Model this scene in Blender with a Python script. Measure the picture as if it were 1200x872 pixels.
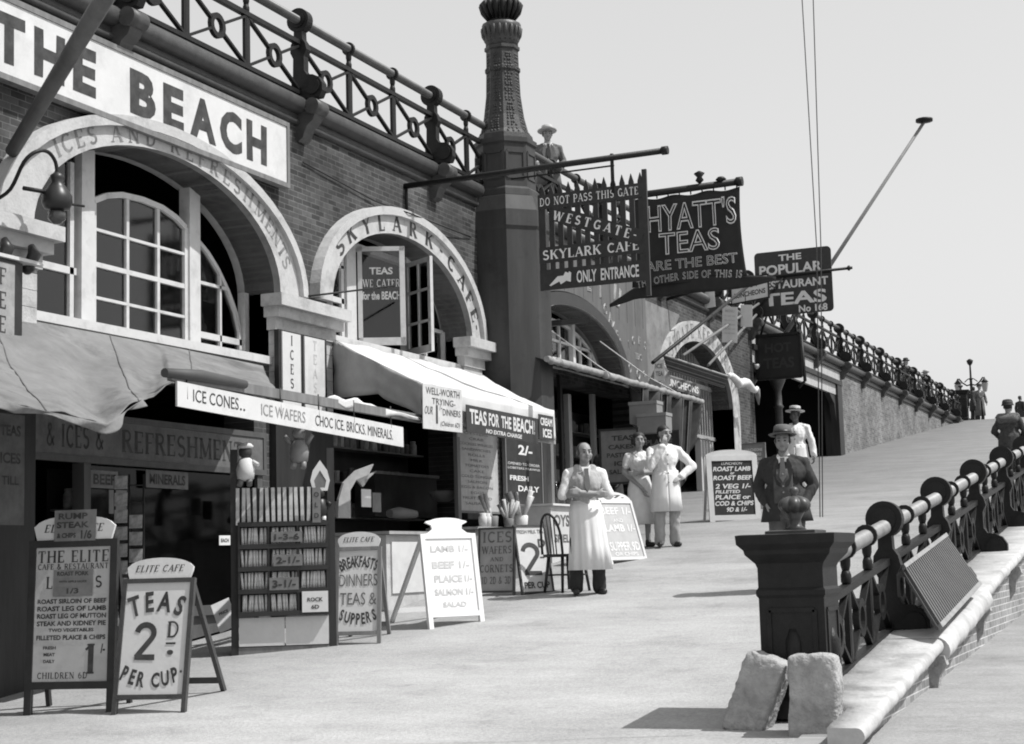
import bpy, bmesh, math, random
from math import sin, cos, pi, radians, sqrt, atan2
from mathutils import Vector as V, Matrix, noise
random.seed(7)
for _o in list(bpy.data.objects): bpy.data.objects.remove(_o)
SC = bpy.context.scene
COL = SC.collection
# ------------------------------------------------------------------ camera, sky, sun, exposure
EYE = V((0, 0, 1.5)); FPX = 1867.0; YAW, TILT, ROLL = map(radians, (23.53, 6.845, 1.625))
Fw = V((-sin(YAW)*cos(TILT), cos(YAW)*cos(TILT), sin(TILT)))
R0 = V((cos(YAW), sin(YAW), 0)); U0 = R0.cross(Fw)
Rt = R0*cos(ROLL) - U0*sin(ROLL); Up = U0*cos(ROLL) + R0*sin(ROLL)
cd = bpy.data.cameras.new('camera'); co = bpy.data.objects.new('camera', cd); COL.objects.link(co)
cd.sensor_fit = 'HORIZONTAL'; cd.sensor_width = 36; cd.lens = 36*FPX/1200; cd.clip_start = .1; cd.clip_end = 6000
mw = Matrix((Rt, Up, -Fw)).transposed().to_4x4(); mw.translation = EYE; co.matrix_world = mw
SC.camera = co
SUN_EL, SUN_AZ = radians(57), radians(11)          # azimuth from +x (the sea side) towards +y (up the ramp)
sd = V((cos(SUN_EL)*cos(SUN_AZ), cos(SUN_EL)*sin(SUN_AZ), sin(SUN_EL)))
sl = bpy.data.lights.new('sun', 'SUN'); so = bpy.data.objects.new('sun', sl); COL.objects.link(so)
sl.energy = 4.9; sl.angle = radians(.5); sl.color = (1, .995, .985); so.location = (20, 5, 40)
so.rotation_euler = sd.to_track_quat('Z', 'Y').to_euler()
W = bpy.data.worlds.new('World'); SC.world = W; W.use_nodes = True
nt = W.node_tree; bg = nt.nodes['Background']
sky = nt.nodes.new('ShaderNodeTexSky'); sky.sky_type = 'NISHITA'; sky.sun_disc = False
sky.sun_elevation = SUN_EL; sky.sun_rotation = pi/2 - SUN_AZ; sky.dust_density = 3; sky.air_density = 1.5
bw = nt.nodes.new('ShaderNodeRGBToBW'); pw = nt.nodes.new('ShaderNodeMath'); pw.operation = 'POWER'; pw.inputs[1].default_value = .42
ml = nt.nodes.new('ShaderNodeMath'); ml.operation = 'MULTIPLY'; ml.inputs[1].default_value = 3.95
nt.links.new(sky.outputs[0], bw.inputs[0]); nt.links.new(bw.outputs[0], pw.inputs[0]); nt.links.new(pw.outputs[0], ml.inputs[0])
nt.links.new(ml.outputs[0], bg.inputs[0]); bg.inputs[1].default_value = .11
SC.cycles.filter_width = 1.9
SC.view_settings.view_transform = 'Standard'; SC.view_settings.look = 'None'
SC.view_settings.exposure = .06; SC.view_settings.gamma = 1; SC.view_settings.use_curve_mapping = False

# ------------------------------------------------------------------ survey helpers: a sight line met with a known plane
def sight(px, py): return Fw + Rt*((px-600)/FPX) + Up*((436-py)/FPX)
def onx(px, py, x): r = sight(px, py); return EYE + r*(x/r.x)
def ony(px, py, y): r = sight(px, py); return EYE + r*(y/r.y)
SL, Y0 = .11, 6.8                                    # ramp: z = SL*(y-Y0)
def gz(y): return max(0, SL*(y-Y0)) if y < 71.8 else 7.15
def ong(px, py, off=0):
    r = sight(px, py); k = (SL*(0-Y0)+off-EYE.z)/(r.z-SL*r.y); return EYE + r*k
FX = -9.8                                            # facade plane
# ------------------------------------------------------------------ materials (all neutral: a monochrome plate)
MATS = {}
def M(name, v, rough=.65, var=.18, scale=4.0, bump=0.0, streak=False, metal=0.0, spec=.4, dirt=0.0):
    if name in MATS: return MATS[name]
    m = bpy.data.materials.new(name); m.use_nodes = True; n = m.node_tree.nodes; l = m.node_tree.links
    b = n['Principled BSDF']; b.inputs['Roughness'].default_value = rough; b.inputs['Metallic'].default_value = metal
    b.inputs['Specular IOR Level'].default_value = spec
    tc = n.new('ShaderNodeTexCoord'); mp = n.new('ShaderNodeMapping'); l.new(tc.outputs['Object'], mp.inputs[0])
    if streak: mp.inputs['Scale'].default_value = (1, 1, .12)
    nz = n.new('ShaderNodeTexNoise'); nz.inputs['Scale'].default_value = scale; nz.inputs['Detail'].default_value = 8; nz.inputs['Roughness'].default_value = .65
    l.new(mp.outputs[0], nz.inputs['Vector'])
    cr = n.new('ShaderNodeValToRGB'); l.new(nz.outputs['Fac'], cr.inputs[0])
    a, c = v*(1-var), min(.95, v*(1+var))
    cr.color_ramp.elements[0].position = .3; cr.color_ramp.elements[1].position = .7
    cr.color_ramp.elements[0].color = (a, a, a, 1); cr.color_ramp.elements[1].color = (c, c, c, 1)
    out = cr.outputs[0]
    if dirt:
        n2 = n.new('ShaderNodeTexNoise'); n2.inputs['Scale'].default_value = scale*.6; n2.inputs['Detail'].default_value = 10; n2.inputs['Roughness'].default_value = .75
        l.new(tc.outputs['Object'], n2.inputs['Vector'])
        c2 = n.new('ShaderNodeValToRGB'); c2.color_ramp.elements[0].position = .5; c2.color_ramp.elements[1].position = .66
        c2.color_ramp.elements[0].color = (0, 0, 0, 1); c2.color_ramp.elements[1].color = (dirt, dirt, dirt, 1); l.new(n2.outputs['Fac'], c2.inputs[0])
        mx = n.new('ShaderNodeMixRGB'); l.new(c2.outputs[0], mx.inputs[0]); l.new(out, mx.inputs[1]); mx.inputs[2].default_value = (v*.3, v*.3, v*.3, 1); out = mx.outputs[0]
    l.new(out, b.inputs['Base Color'])
    if bump:
        nb = n.new('ShaderNodeTexNoise'); nb.inputs['Scale'].default_value = scale*7; nb.inputs['Detail'].default_value = 6; l.new(mp.outputs[0], nb.inputs['Vector'])
        bp = n.new('ShaderNodeBump'); bp.inputs['Strength'].default_value = bump; bp.inputs['Distance'].default_value = .02
        l.new(nb.outputs['Fac'], bp.inputs['Height']); l.new(bp.outputs[0], b.inputs['Normal'])
    MATS[name] = m; return m
def brick(name, v1, v2, mortar, axis='y', grime=.5, wash=0.0):
    m = bpy.data.materials.new(name); m.use_nodes = True; n = m.node_tree.nodes; l = m.node_tree.links
    b = n['Principled BSDF']; b.inputs['Roughness'].default_value = .9; b.inputs['Specular IOR Level'].default_value = .15
    tc = n.new('ShaderNodeTexCoord'); sx = n.new('ShaderNodeSeparateXYZ'); cx = n.new('ShaderNodeCombineXYZ')
    l.new(tc.outputs['Object'], sx.inputs[0]); l.new(sx.outputs['Y' if axis == 'y' else 'X'], cx.inputs[0]); l.new(sx.outputs['Z'], cx.inputs[1])
    bt = n.new('ShaderNodeTexBrick'); l.new(cx.outputs[0], bt.inputs['Vector']); bt.inputs['Scale'].default_value = 1
    bt.inputs['Brick Width'].default_value = .205; bt.inputs['Row Height'].default_value = .066; bt.inputs['Mortar Size'].default_value = .006; bt.inputs['Mortar Smooth'].default_value = .3
    for i, v in ((1, v1), (2, v2), (3, mortar)): bt.inputs[i].default_value = (v, v, v, 1)
    nz = n.new('ShaderNodeTexNoise'); nz.inputs['Scale'].default_value = 1.1; nz.inputs['Detail'].default_value = 9; nz.inputs['Roughness'].default_value = .7; l.new(tc.outputs['Object'], nz.inputs['Vector'])
    cr = n.new('ShaderNodeValToRGB'); cr.color_ramp.elements[0].position = .3; cr.color_ramp.elements[1].position = .68
    g = 1-grime; nz.inputs['Scale'].default_value = .8; cr.color_ramp.elements[0].color = (g, g, g, 1); cr.color_ramp.elements[1].color = (1.25, 1.25, 1.25, 1); l.new(nz.outputs['Fac'], cr.inputs[0])
    mx = n.new('ShaderNodeMixRGB'); mx.blend_type = 'MULTIPLY'; mx.inputs[0].default_value = 1; l.new(bt.outputs['Color'], mx.inputs[1]); l.new(cr.outputs[0], mx.inputs[2])
    # per-brick weathering and runs of soot
    n3 = n.new('ShaderNodeTexNoise'); n3.inputs['Scale'].default_value = 9; n3.inputs['Detail'].default_value = 3; l.new(cx.outputs[0], n3.inputs['Vector'])
    c3 = n.new('ShaderNodeMapRange'); c3.inputs['To Min'].default_value = .7; c3.inputs['To Max'].default_value = 1.3; l.new(n3.outputs['Fac'], c3.inputs['Value'])
    m3 = n.new('ShaderNodeMixRGB'); m3.blend_type = 'MULTIPLY'; m3.inputs[0].default_value = 1; l.new(mx.outputs[0], m3.inputs[1]); l.new(c3.outputs[0], m3.inputs[2])
    l.new(m3.outputs[0], b.inputs['Base Color'])
    bp = n.new('ShaderNodeBump'); bp.inputs['Strength'].default_value = .6; bp.inputs['Distance'].default_value = .012; bp.invert = True
    l.new(bt.outputs['Fac'], bp.inputs['Height']); l.new(bp.outputs[0], b.inputs['Normal'])
    MATS[name] = m; return m
def glassm(name='window_glass', ref=1.15, tr=.62):
    m = bpy.data.materials.new(name); m.use_nodes = True; n = m.node_tree.nodes; l = m.node_tree.links
    for x in list(n):
        if x.type == 'BSDF_PRINCIPLED': n.remove(x)
    g = n.new('ShaderNodeBsdfGlossy'); g.inputs['Roughness'].default_value = .06; g.inputs['Color'].default_value = (.95, .95, .95, 1)
    t = n.new('ShaderNodeBsdfTransparent'); t.inputs['Color'].default_value = (tr, tr, tr, 1)
    f = n.new('ShaderNodeFresnel'); f.inputs['IOR'].default_value = 1.52
    k = n.new('ShaderNodeMath'); k.operation = 'MULTIPLY_ADD'; k.inputs[1].default_value = ref; k.inputs[2].default_value = .008; l.new(f.outputs[0], k.inputs[0])
    mx = n.new('ShaderNodeMixShader'); l.new(k.outputs[0], mx.inputs[0]); l.new(t.outputs[0], mx.inputs[1]); l.new(g.outputs[0], mx.inputs[2])
    l.new(mx.outputs[0], n['Material Output'].inputs['Surface']); return m
GLASS = glassm(); SHOPGLASS = glassm('shop_glass', .3, .16)
WHITE = M('white_paint', .52, .5, .07, 6, dirt=.35)
STUCCO = M('white_stucco', .42, .8, .12, 5, .25, dirt=.45)
BOARDW = M('sign_white', .56, .6, .07, 3, .08, dirt=.22)
PAPER = M('paper', .6, .8, .06, 9)
PAPERG = M('grey_paper', .16, .8, .2, 9)
INK = M('ink', .04, .65, .7, 7)
INKG = M('grey_ink', .12, .6, .35, 5)
FAINT = M('faded_ink', .42, .7, .2, 9)
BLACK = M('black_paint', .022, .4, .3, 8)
IRON = M('iron_paint', .011, .5, .4, 9, .2, spec=.28)
IRONG = M('grey_iron', .05, .45, .3, 8, .2)
RAILM = M('worn_handrail', .28, .5, .25, 10)
DWOOD = M('dark_wood', .024, .55, .4, 9, .1, True)
MWOOD = M('mid_wood', .16, .6, .3, 10, .1, True)
LWOOD = M('light_wood', .3, .6, .2, 10, .1, True)
STONE = M('stone', .34, .95, .35, 5, 1.0, dirt=.8)
STONEW = M('worn_stone', .44, .85, .2, 3, .35, dirt=.55)
CHALK = M('chalk', .62, .9, .12, 20)
SLATE = M('slate_board', .025, .75, .4, 5)
CANVAS = M('canvas', .165, .95, .25, 2.2, .3, dirt=.65)
CANVASW = M('white_canvas', .55, .9, .08, 2.5, .1, dirt=.15)
CANVASD = M('dark_canvas', .018, .9, .3, 3, .1)
CURT = M('curtain', .6, .9, .2, 6)
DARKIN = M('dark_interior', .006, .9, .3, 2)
SKIN = M('skin', .25, .55, .12, 12)
HAIRM = M('dark_hair', .02, .6, .3, 20)
CLOTHW = M('white_cotton', .66, .85, .05, 7)
CLOTHD = M('dark_cloth', .028, .85, .3, 8)
CLOTHM = M('mid_cloth', .11, .85, .2, 8)
CLOTHL = M('light_cloth', .32, .85, .15, 8)
STRAW = M('straw', .5, .8, .15, 20)
BRICK = brick('sooty_brick', .045, .095, .14, 'y', .6)
BRICKL = brick('pale_brick', .12, .23, .27, 'y', .5)
BRICKS = brick('seat_wall_brick', .2, .3, .5, 'y', .3)
# ------------------------------------------------------------------ mesh builder
WORLD = set()
def top(o):
    while o.parent: o = o.parent
    return o
class MB:
    def __init__(s): s.v = []; s.f = []; s.sm = []
    def add(s, vs, fs, smooth=False):
        b = len(s.v); s.v += [V(p) for p in vs]; s.f += [tuple(b+i for i in f) for f in fs]; s.sm += [smooth]*len(fs); return s
    def obox(s, o, X, Y, Z):
        o, X, Y, Z = V(o), V(X), V(Y), V(Z)
        p = [o, o+X, o+X+Y, o+Y, o+Z, o+X+Z, o+X+Y+Z, o+Y+Z]
        return s.add(p, [(0, 3, 2, 1), (4, 5, 6, 7), (0, 1, 5, 4), (1, 2, 6, 5), (2, 3, 7, 6), (3, 0, 4, 7)])
    def box(s, a, b):
        a, b = V(a), V(b); return s.obox(a, (b.x-a.x, 0, 0), (0, b.y-a.y, 0), (0, 0, b.z-a.z))
    def bar(s, p, q, w, h, up=(0, 0, 1)):
        p, q = V(p), V(q); d = q-p; u = V(up); sdv = d.cross(u)
        if sdv.length < 1e-6: sdv = d.cross(V((1, 0, 0)))
        sdv.normalize(); u = sdv.cross(d).normalized()
        return s.obox(p-sdv*w/2-u*h/2, sdv*w, d, u*h)
    def tube(s, pts, r, n=8, caps=True):
        pts = [V(p) for p in pts]; rs = r if isinstance(r, (list, tuple)) else [r]*len(pts); vs = []; fs = []; ref = None
        for i, p in enumerate(pts):
            d = (pts[min(i+1, len(pts)-1)]-pts[max(i-1, 0)]).normalized()
            if ref is None: ref = d.cross(V((0, 0, 1))) if abs(d.z) < .95 else d.cross(V((1, 0, 0)))
            a = (ref-d*ref.dot(d)).normalized(); ref = a; b = d.cross(a)
            for k in range(n):
                t = 2*pi*k/n; vs.append(p+(a*cos(t)+b*sin(t))*rs[i])
        for i in range(len(pts)-1):
            for k in range(n): fs.append((i*n+k, i*n+(k+1) % n, (i+1)*n+(k+1) % n, (i+1)*n+k))
        s.add(vs, fs, True)
        if caps:
            b = len(s.v)-len(vs); s.f += [tuple(b+k for k in reversed(range(n))), tuple(b+(len(pts)-1)*n+k for k in range(n))]; s.sm += [False, False]
        return s
    def lathe(s, c, prof, n=16, smooth=True, rot=0, sx=1, sy=1):
        c = V(c); vs = []; fs = []
        for r, z in prof:
            for k in range(n): t = 2*pi*k/n+rot; vs.append(c+V((r*cos(t)*sx, r*sin(t)*sy, z)))
        m = len(prof)
        for i in range(m-1):
            for k in range(n): fs.append((i*n+k, i*n+(k+1) % n, (i+1)*n+(k+1) % n, (i+1)*n+k))
        fs += [tuple(reversed(range(n))), tuple((m-1)*n+k for k in range(n))]
        return s.add(vs, fs, smooth)
    def plate(s, fr, polys, d0, d1):
        """flat plate: outline + holes in frame (O,U,V); thickness from d0 to d1 along the normal"""
        O, U, Vv = V(fr[0]), V(fr[1]), V(fr[2]); N = U.cross(Vv)
        bm = bmesh.new(); edges = []
        for poly in polys:
            vs = [bm.verts.new((x, y, 0)) for x, y in poly]
            for i in range(len(vs)): edges.append(bm.edges.new((vs[i], vs[(i+1) % len(vs)])))
        bmesh.ops.triangle_fill(bm, use_beauty=True, use_dissolve=False, edges=edges)
        bm.verts.index_update(); pts = [(w.co.x, w.co.y) for w in bm.verts]; tris = []
        for f in bm.faces:
            t = [w.index for w in f.verts]; tris.append(t if f.normal.z > 0 else t[::-1])
        bm.free(); n = len(pts)
        vs = [O+U*x+Vv*y+N*d1 for x, y in pts]+[O+U*x+Vv*y+N*d0 for x, y in pts]
        fs = [tuple(t) for t in tris]+[tuple(n+i for i in reversed(t)) for t in tris]; b = 0
        for k, poly in enumerate(polys):
            m = len(poly); ar = sum(poly[i][0]*poly[(i+1) % m][1]-poly[(i+1) % m][0]*poly[i][1] for i in range(m))
            ccw = (ar > 0) == (k == 0)
            for i in range(m):
                a, c = b+i, b+(i+1) % m
                fs.append((a, n+a, n+c, c) if ccw else (a, c, n+c, n+a))
            b += m
        return s.add(vs, fs)
    def grid(s, P, smooth=True, closed=False):
        r, c = len(P), len(P[0]); vs = [p for row in P for p in row]; fs = []
        for i in range(r-1):
            for j in range(c if closed else c-1):
                k = (j+1) % c; fs.append((i*c+j, i*c+k, (i+1)*c+k, (i+1)*c+j))
        return s.add(vs, fs, smooth)
    def build(s, name, mat, parent=None, loc=None, solid=0):
        me = bpy.data.meshes.new(name); off = V((0, 0, 0))
        if parent is not None and top(parent) in WORLD: off = top(parent).location
        if parent is None and loc is not None: off = V(loc)
        me.from_pydata([tuple(p-off) for p in s.v], [], s.f); me.polygons.foreach_set('use_smooth', s.sm)
        me.materials.append(mat); me.validate(); me.update()
        if solid:
            pass
        o = bpy.data.objects.new(name, me); COL.objects.link(o)
        if parent is not None: o.parent = parent
        elif loc is not None: o.location = loc
        if solid:
            md = o.modifiers.new('thickness', 'SOLIDIFY'); md.thickness = solid; md.offset = 0
        return o
def tag(o, label=None, cat=None, group=None, kind=None):
    for k, v in (('label', label), ('category', cat), ('group', group), ('kind', kind)):
        if v: o[k] = v
    return o
def thing(name, label, cat, loc=(0, 0, 0), rz=0, group=None, world=False):
    o = bpy.data.objects.new(name, None); COL.objects.link(o); o.location = loc; o.rotation_euler = (0, 0, rz); o.empty_display_size = .2
    if world: WORLD.add(o)
    return tag(o, label, cat, group)
def part(name, me, parent, loc=(0, 0, 0), rot=(0, 0, 0)):
    o = bpy.data.objects.new(name, me); COL.objects.link(o); o.parent = parent; o.location = loc; o.rotation_euler = rot; return o
# ------------------------------------------------------------------ lettering
_tc = {}
def sans(t, bold=.02, outline=0, res=3):
    k = (t, bold, outline)
    if k in _tc: return _tc[k]
    cu = bpy.data.curves.new('t', 'FONT'); cu.body = t; cu.resolution_u = res; cu.offset = 0 if outline else bold
    if outline: cu.fill_mode = 'NONE'; cu.bevel_depth = outline; cu.bevel_resolution = 0
    o = bpy.data.objects.new('t', cu); COL.objects.link(o); bpy.context.view_layer.update()
    dg = bpy.context.evaluated_depsgraph_get(); me = bpy.data.meshes.new_from_object(o.evaluated_get(dg))
    r = ([(v.co.x, v.co.y, v.co.z) for v in me.vertices], [tuple(p.vertices) for p in me.polygons])
    bpy.data.objects.remove(o); bpy.data.curves.remove(cu); bpy.data.meshes.remove(me)
    _tc[k] = r; return r
def arc(cx, cy, rx, ry, a0, a1, n=10): return [(cx+rx*cos(radians(a0+(a1-a0)*i/n)), cy+ry*sin(radians(a0+(a1-a0)*i/n))) for i in range(n+1)]
T_, t_ = .17, .07
GL = {
 'A': (.8, [(t_, [(.06, 0), (.4, 1)]), (T_, [(.4, 1), (.72, 0)]), (t_, [(.2, .33), (.6, .33)])]),
 'B': (.7, [(T_, [(.15, 0), (.15, 1)]), (.11, [(.15, .96)]+arc(.36, .75, .22, .21, 90, -90)+[(.15, .54)]), (.12, [(.15, .54)]+arc(.38, .29, .25, .25, 90, -90)+[(.15, .04)])]),
 'C': (.75, [(.14, arc(.42, .5, .32, .45, 45, 315, 16))]),
 'D': (.78, [(T_, [(.15, 0), (.15, 1)]), (.12, [(.15, .96)]+arc(.32, .5, .36, .46, 90, -90, 12)+[(.15, .04)])]),
 'E': (.65, [(T_, [(.15, 0), (.15, 1)]), (t_, [(.15, .96), (.6, .96)]), (t_, [(.15, .52), (.48, .52)]), (t_, [(.15, .04), (.6, .04)])]),
 'F': (.62, [(T_, [(.15, 0), (.15, 1)]), (t_, [(.15, .96), (.6, .96)]), (t_, [(.15, .52), (.48, .52)])]),
 'G': (.8, [(.14, arc(.42, .5, .32, .45, 45, 330, 16)), (.12, [(.7, .05), (.7, .42)]), (t_, [(.5, .42), (.78, .42)])]),
 'H': (.85, [(T_, [(.15, 0), (.15, 1)]), (T_, [(.7, 0), (.7, 1)]), (t_, [(.15, .52), (.7, .52)])]),
 'I': (.34, [(T_, [(.17, 0), (.17, 1)])]),
 'J': (.55, [(T_, [(.4, 1), (.4, .22)]), (.12, arc(.24, .22, .16, .18, 0, -160))]),
 'K': (.82, [(T_, [(.15, 0), (.15, 1)]), (t_, [(.15, .4), (.68, 1)]), (T_, [(.36, .6), (.7, 0)])]),
 'L': (.62, [(T_, [(.15, 0), (.15, 1)]), (t_, [(.15, .04), (.58, .04)])]),
 'M': (1.0, [(t_, [(.14, 0), (.14, 1)]), (T_, [(.14, 1), (.5, .1)]), (t_, [(.5, .1), (.86, 1)]), (T_, [(.86, 1), (.86, 0)])]),
 'N': (.85, [(t_, [(.14, 0), (.14, 1)]), (T_, [(.14, 1), (.7, 0)]), (t_, [(.7, 0), (.7, 1)])]),
 'O': (.84, [(.14, arc(.42, .5, .32, .45, 0, 360, 20))]),
 'P': (.68, [(T_, [(.15, 0), (.15, 1)]), (.11, [(.15, .96)]+arc(.36, .71, .24, .25, 90, -90)+[(.15, .46)])]),
 'Q': (.84, [(.14, arc(.42, .5, .32, .45, 0, 360, 20)), (.1, [(.46, .22), (.74, -.1)])]),
 'R': (.76, [(T_, [(.15, 0), (.15, 1)]), (.11, [(.15, .96)]+arc(.36, .74, .22, .22, 90, -90)+[(.15, .52)]), (T_, [(.36, .52), (.66, 0)])]),
 'S': (.66, [(.14, arc(.33, .73, .22, .22, 30, 270, 10)[:-1]+arc(.33, .28, .24, .23, 90, -150, 10))]),
 'T': (.74, [(T_, [(.37, 0), (.37, 1)]), (t_, [(.05, .96), (.69, .96)])]),
 'U': (.82, [(T_, [(.15, 1), (.15, .32)]+arc(.4, .32, .25, .28, 180, 270, 6)), (t_, arc(.4, .32, .25, .28, 270, 360, 6)+[(.65, 1)])]),
 'V': (.78, [(T_, [(.08, 1), (.4, 0)]), (t_, [(.4, 0), (.7, 1)])]),
 'W': (1.1, [(T_, [(.06, 1), (.32, 0)]), (t_, [(.32, 0), (.55, 1)]), (T_, [(.55, 1), (.8, 0)]), (t_, [(.8, 0), (1.04, 1)])]),
 'X': (.76, [(T_, [(.1, 1), (.66, 0)]), (t_, [(.1, 0), (.66, 1)])]),
 'Y': (.78, [(T_, [(.08, 1), (.39, .48)]), (t_, [(.39, .48), (.7, 1)]), (T_, [(.39, .48), (.39, 0)])]),
 'Z': (.66, [(t_, [(.08, .96), (.58, .96)]), (T_, [(.56, .94), (.1, .06)]), (t_, [(.08, .04), (.6, .04)])]),
 '&': (.85, [(.12, [(.74, .04), (.24, .72)]+arc(.36, .78, .14, .17, 180, 0, 8)+[(.18, .4)]+arc(.34, .24, .22, .2, 150, 300, 8)+[(.76, .44)])]),
 '1': (.5, [(T_, [(.28, 0), (.28, 1)]), (t_, [(.1, .8), (.28, .96)])]),
 '2': (.7, [(.14, arc(.34, .72, .24, .24, 170, -30, 12)+[(.1, .06)]), (.13, [(.06, .065), (.66, .065)])]),
 '3': (.66, [(.13, arc(.32, .74, .22, .22, 160, -90, 10)[:-1]+arc(.32, .28, .25, .24, 90, -160, 12))]),
 '6': (.7, [(.13, arc(.36, .3, .24, .26, 0, 360, 16)), (.13, arc(.5, .34, .38, .6, 180, 105, 8))]),
 '7': (.62, [(.1, [(.06, .95), (.56, .95)]), (.13, [(.54, .92), (.22, 0)])]),
 '9': (.7, [(.13, arc(.34, .7, .24, .26, 0, 360, 16)), (.13, arc(.2, .66, .38, .6, 0, -75, 8))]),
 '.': (.25, [(.16, [(.12, 0), (.12, .16)])]), "'": (.2, [(.1, [(.1, .75), (.1, 1)])]), '-': (.4, [(.1, [(.06, .45), (.34, .45)])]), ' ': (.4, []), '/': (.5, [(.1, [(.05, 0), (.45, 1)])]),
}
SERIFS = 'ABDEFHIKLMNPRTUVWXY1'
def ribbon(pts, w):
    vs = []; fs = []; n = len(pts); cl = n > 3 and abs(pts[0][0]-pts[-1][0])+abs(pts[0][1]-pts[-1][1]) < 1e-4
    for i, (x, y) in enumerate(pts):
        p0 = pts[i-1] if i > 0 else (pts[-2] if cl else pts[0]); p1 = pts[i+1] if i < n-1 else (pts[1] if cl else pts[-1])
        dx, dy = p1[0]-p0[0], p1[1]-p0[1]; L = sqrt(dx*dx+dy*dy) or 1; nx, ny = -dy/L*w/2, dx/L*w/2
        vs += [(x+nx, y+ny, 0), (x-nx, y-ny, 0)]
    for i in range(n-1): fs.append((2*i, 2*i+1, 2*i+3, 2*i+2))
    return vs, fs
def serif(t, wk=1.0):
    k = ('S', t, wk)
    if k in _tc: return _tc[k]
    vs = []; fs = []; x0 = 0; lay = 0
    for ch in t:
        w, st = GL.get(ch, GL[' '])
        rib = [ribbon(p, q*wk) for q, p in st]
        if ch in SERIFS:
            for q, p in st:
                for (x, y) in (p[0], p[-1]):
                    if y in (0, 1) and not (ch in 'AMN' and y == 1 and x in (.4,)) and not (ch in 'VW' and y == 0): rib.append(ribbon([(x-.13, y-.03 if y else .03), (x+.13, y-.03 if y else .03)], .06))
        if ch in 'EFTLZ':
            for q, p in st:
                if len(p) == 2 and p[0][1] == p[1][1] and p[0][1] > .9 or (ch in 'ELZ' and len(p) == 2 and p[0][1] == p[1][1] == .04):
                    x, y = p[1]; s_ = 1 if y < .5 else -1; rib.append(ribbon([(x-.03, y), (x-.03, y+.2*s_)], .06))
                    if ch == 'T': rib.append(ribbon([(p[0][0]+.03, y), (p[0][0]+.03, y+.2*s_)], .06))
        for a, f in rib:
            b = len(vs); lay += 1
            vs += [(x+x0, y, (lay % 5)*.0012) for x, y, z in a]; fs += [tuple(b+i for i in q) for q in f]
        x0 += w+.1
    _tc[k] = (vs, fs); return vs, fs
def frame(O, U, Vv): return (V(O), V(U).normalized(), V(Vv).normalized())
def put(mb, fr, g, cx, cy, w, h, eps=.003, rot=0, shear=0, fit=True):
    """fit glyph mesh g into a w x h box centred at (cx,cy) of the frame"""
    vs, fs = g
    if not vs: return
    O, U, Vv = fr; N = U.cross(Vv)
    xs = [p[0] for p in vs]; ys = [p[1] for p in vs]; x0, x1, y0, y1 = min(xs), max(xs), min(ys), max(ys)
    sx = w/max(x1-x0, 1e-6); sy = h/max(y1-y0, 1e-6)
    if fit == 'keep': sx = sy
    c, s = cos(rot), sin(rot); out = []
    for x, y, z in vs:
        X = (x-(x0+x1)/2)*sx; Y = (y-(y0+y1)/2)*sy; X += shear*Y
        X += .022*h*noise.noise(V((X/h*1.7+cx*3, Y/h*1.7, cy*5))); Y += .022*h*noise.noise(V((X/h*1.7, Y/h*1.7+7, cx*4)))
        out.append(O+U*(cx+X*c-Y*s)+Vv*(cy+X*s+Y*c)+N*(eps+z*min(sy, 1)))
    mb.add(out, fs)
def text_arc(mb, fr, t, path, h, fn=serif, wk=1.0, eps=.003, squeeze=1.0):
    """glyphs of t spread evenly along path(s), s in 0..1 -> (x, y, angle)"""
    ws = [GL.get(c, GL[' '])[0]+.1 for c in t]; tot = sum(ws); a = 0
    for c, w in zip(t, ws):
        s = (a+w/2)/tot; a += w
        if c == ' ': continue
        x, y, r = path(s); g = fn(c, wk); xs = [p[0] for p in g[0]]; ys = [p[1] for p in g[0]]
        put(mb, fr, g, x, y, (max(xs)-min(xs))*h*squeeze, h if c not in ".-'" else (max(ys)-min(ys))*h, eps, r)
def lines(name, fr, W_, H_, L, mat, parent, eps=.003):
    """L: (text, cx, cy, w, h[, style]) in fractions of the W_ x H_ board; style: s serif, i italic, o outline, l light"""
    mb = MB()
    for e in L:
        t, cx, cy, w, h = e[:5]; st = e[5] if len(e) > 5 else ''
        g = serif(t, 1.15 if 'b' in st else 1.0) if 's' in st else sans(t, 0 if 'l' in st else .03, .012 if 'o' in st else 0)
        put(mb, fr, g, cx*W_, cy*H_, w*W_, h*H_, eps, e[6] if len(e) > 6 else 0, .25 if 'i' in st else 0, 'keep' if len(t) == 1 and t.isalnum() else True)
    return mb.build(name, mat, parent)
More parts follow.
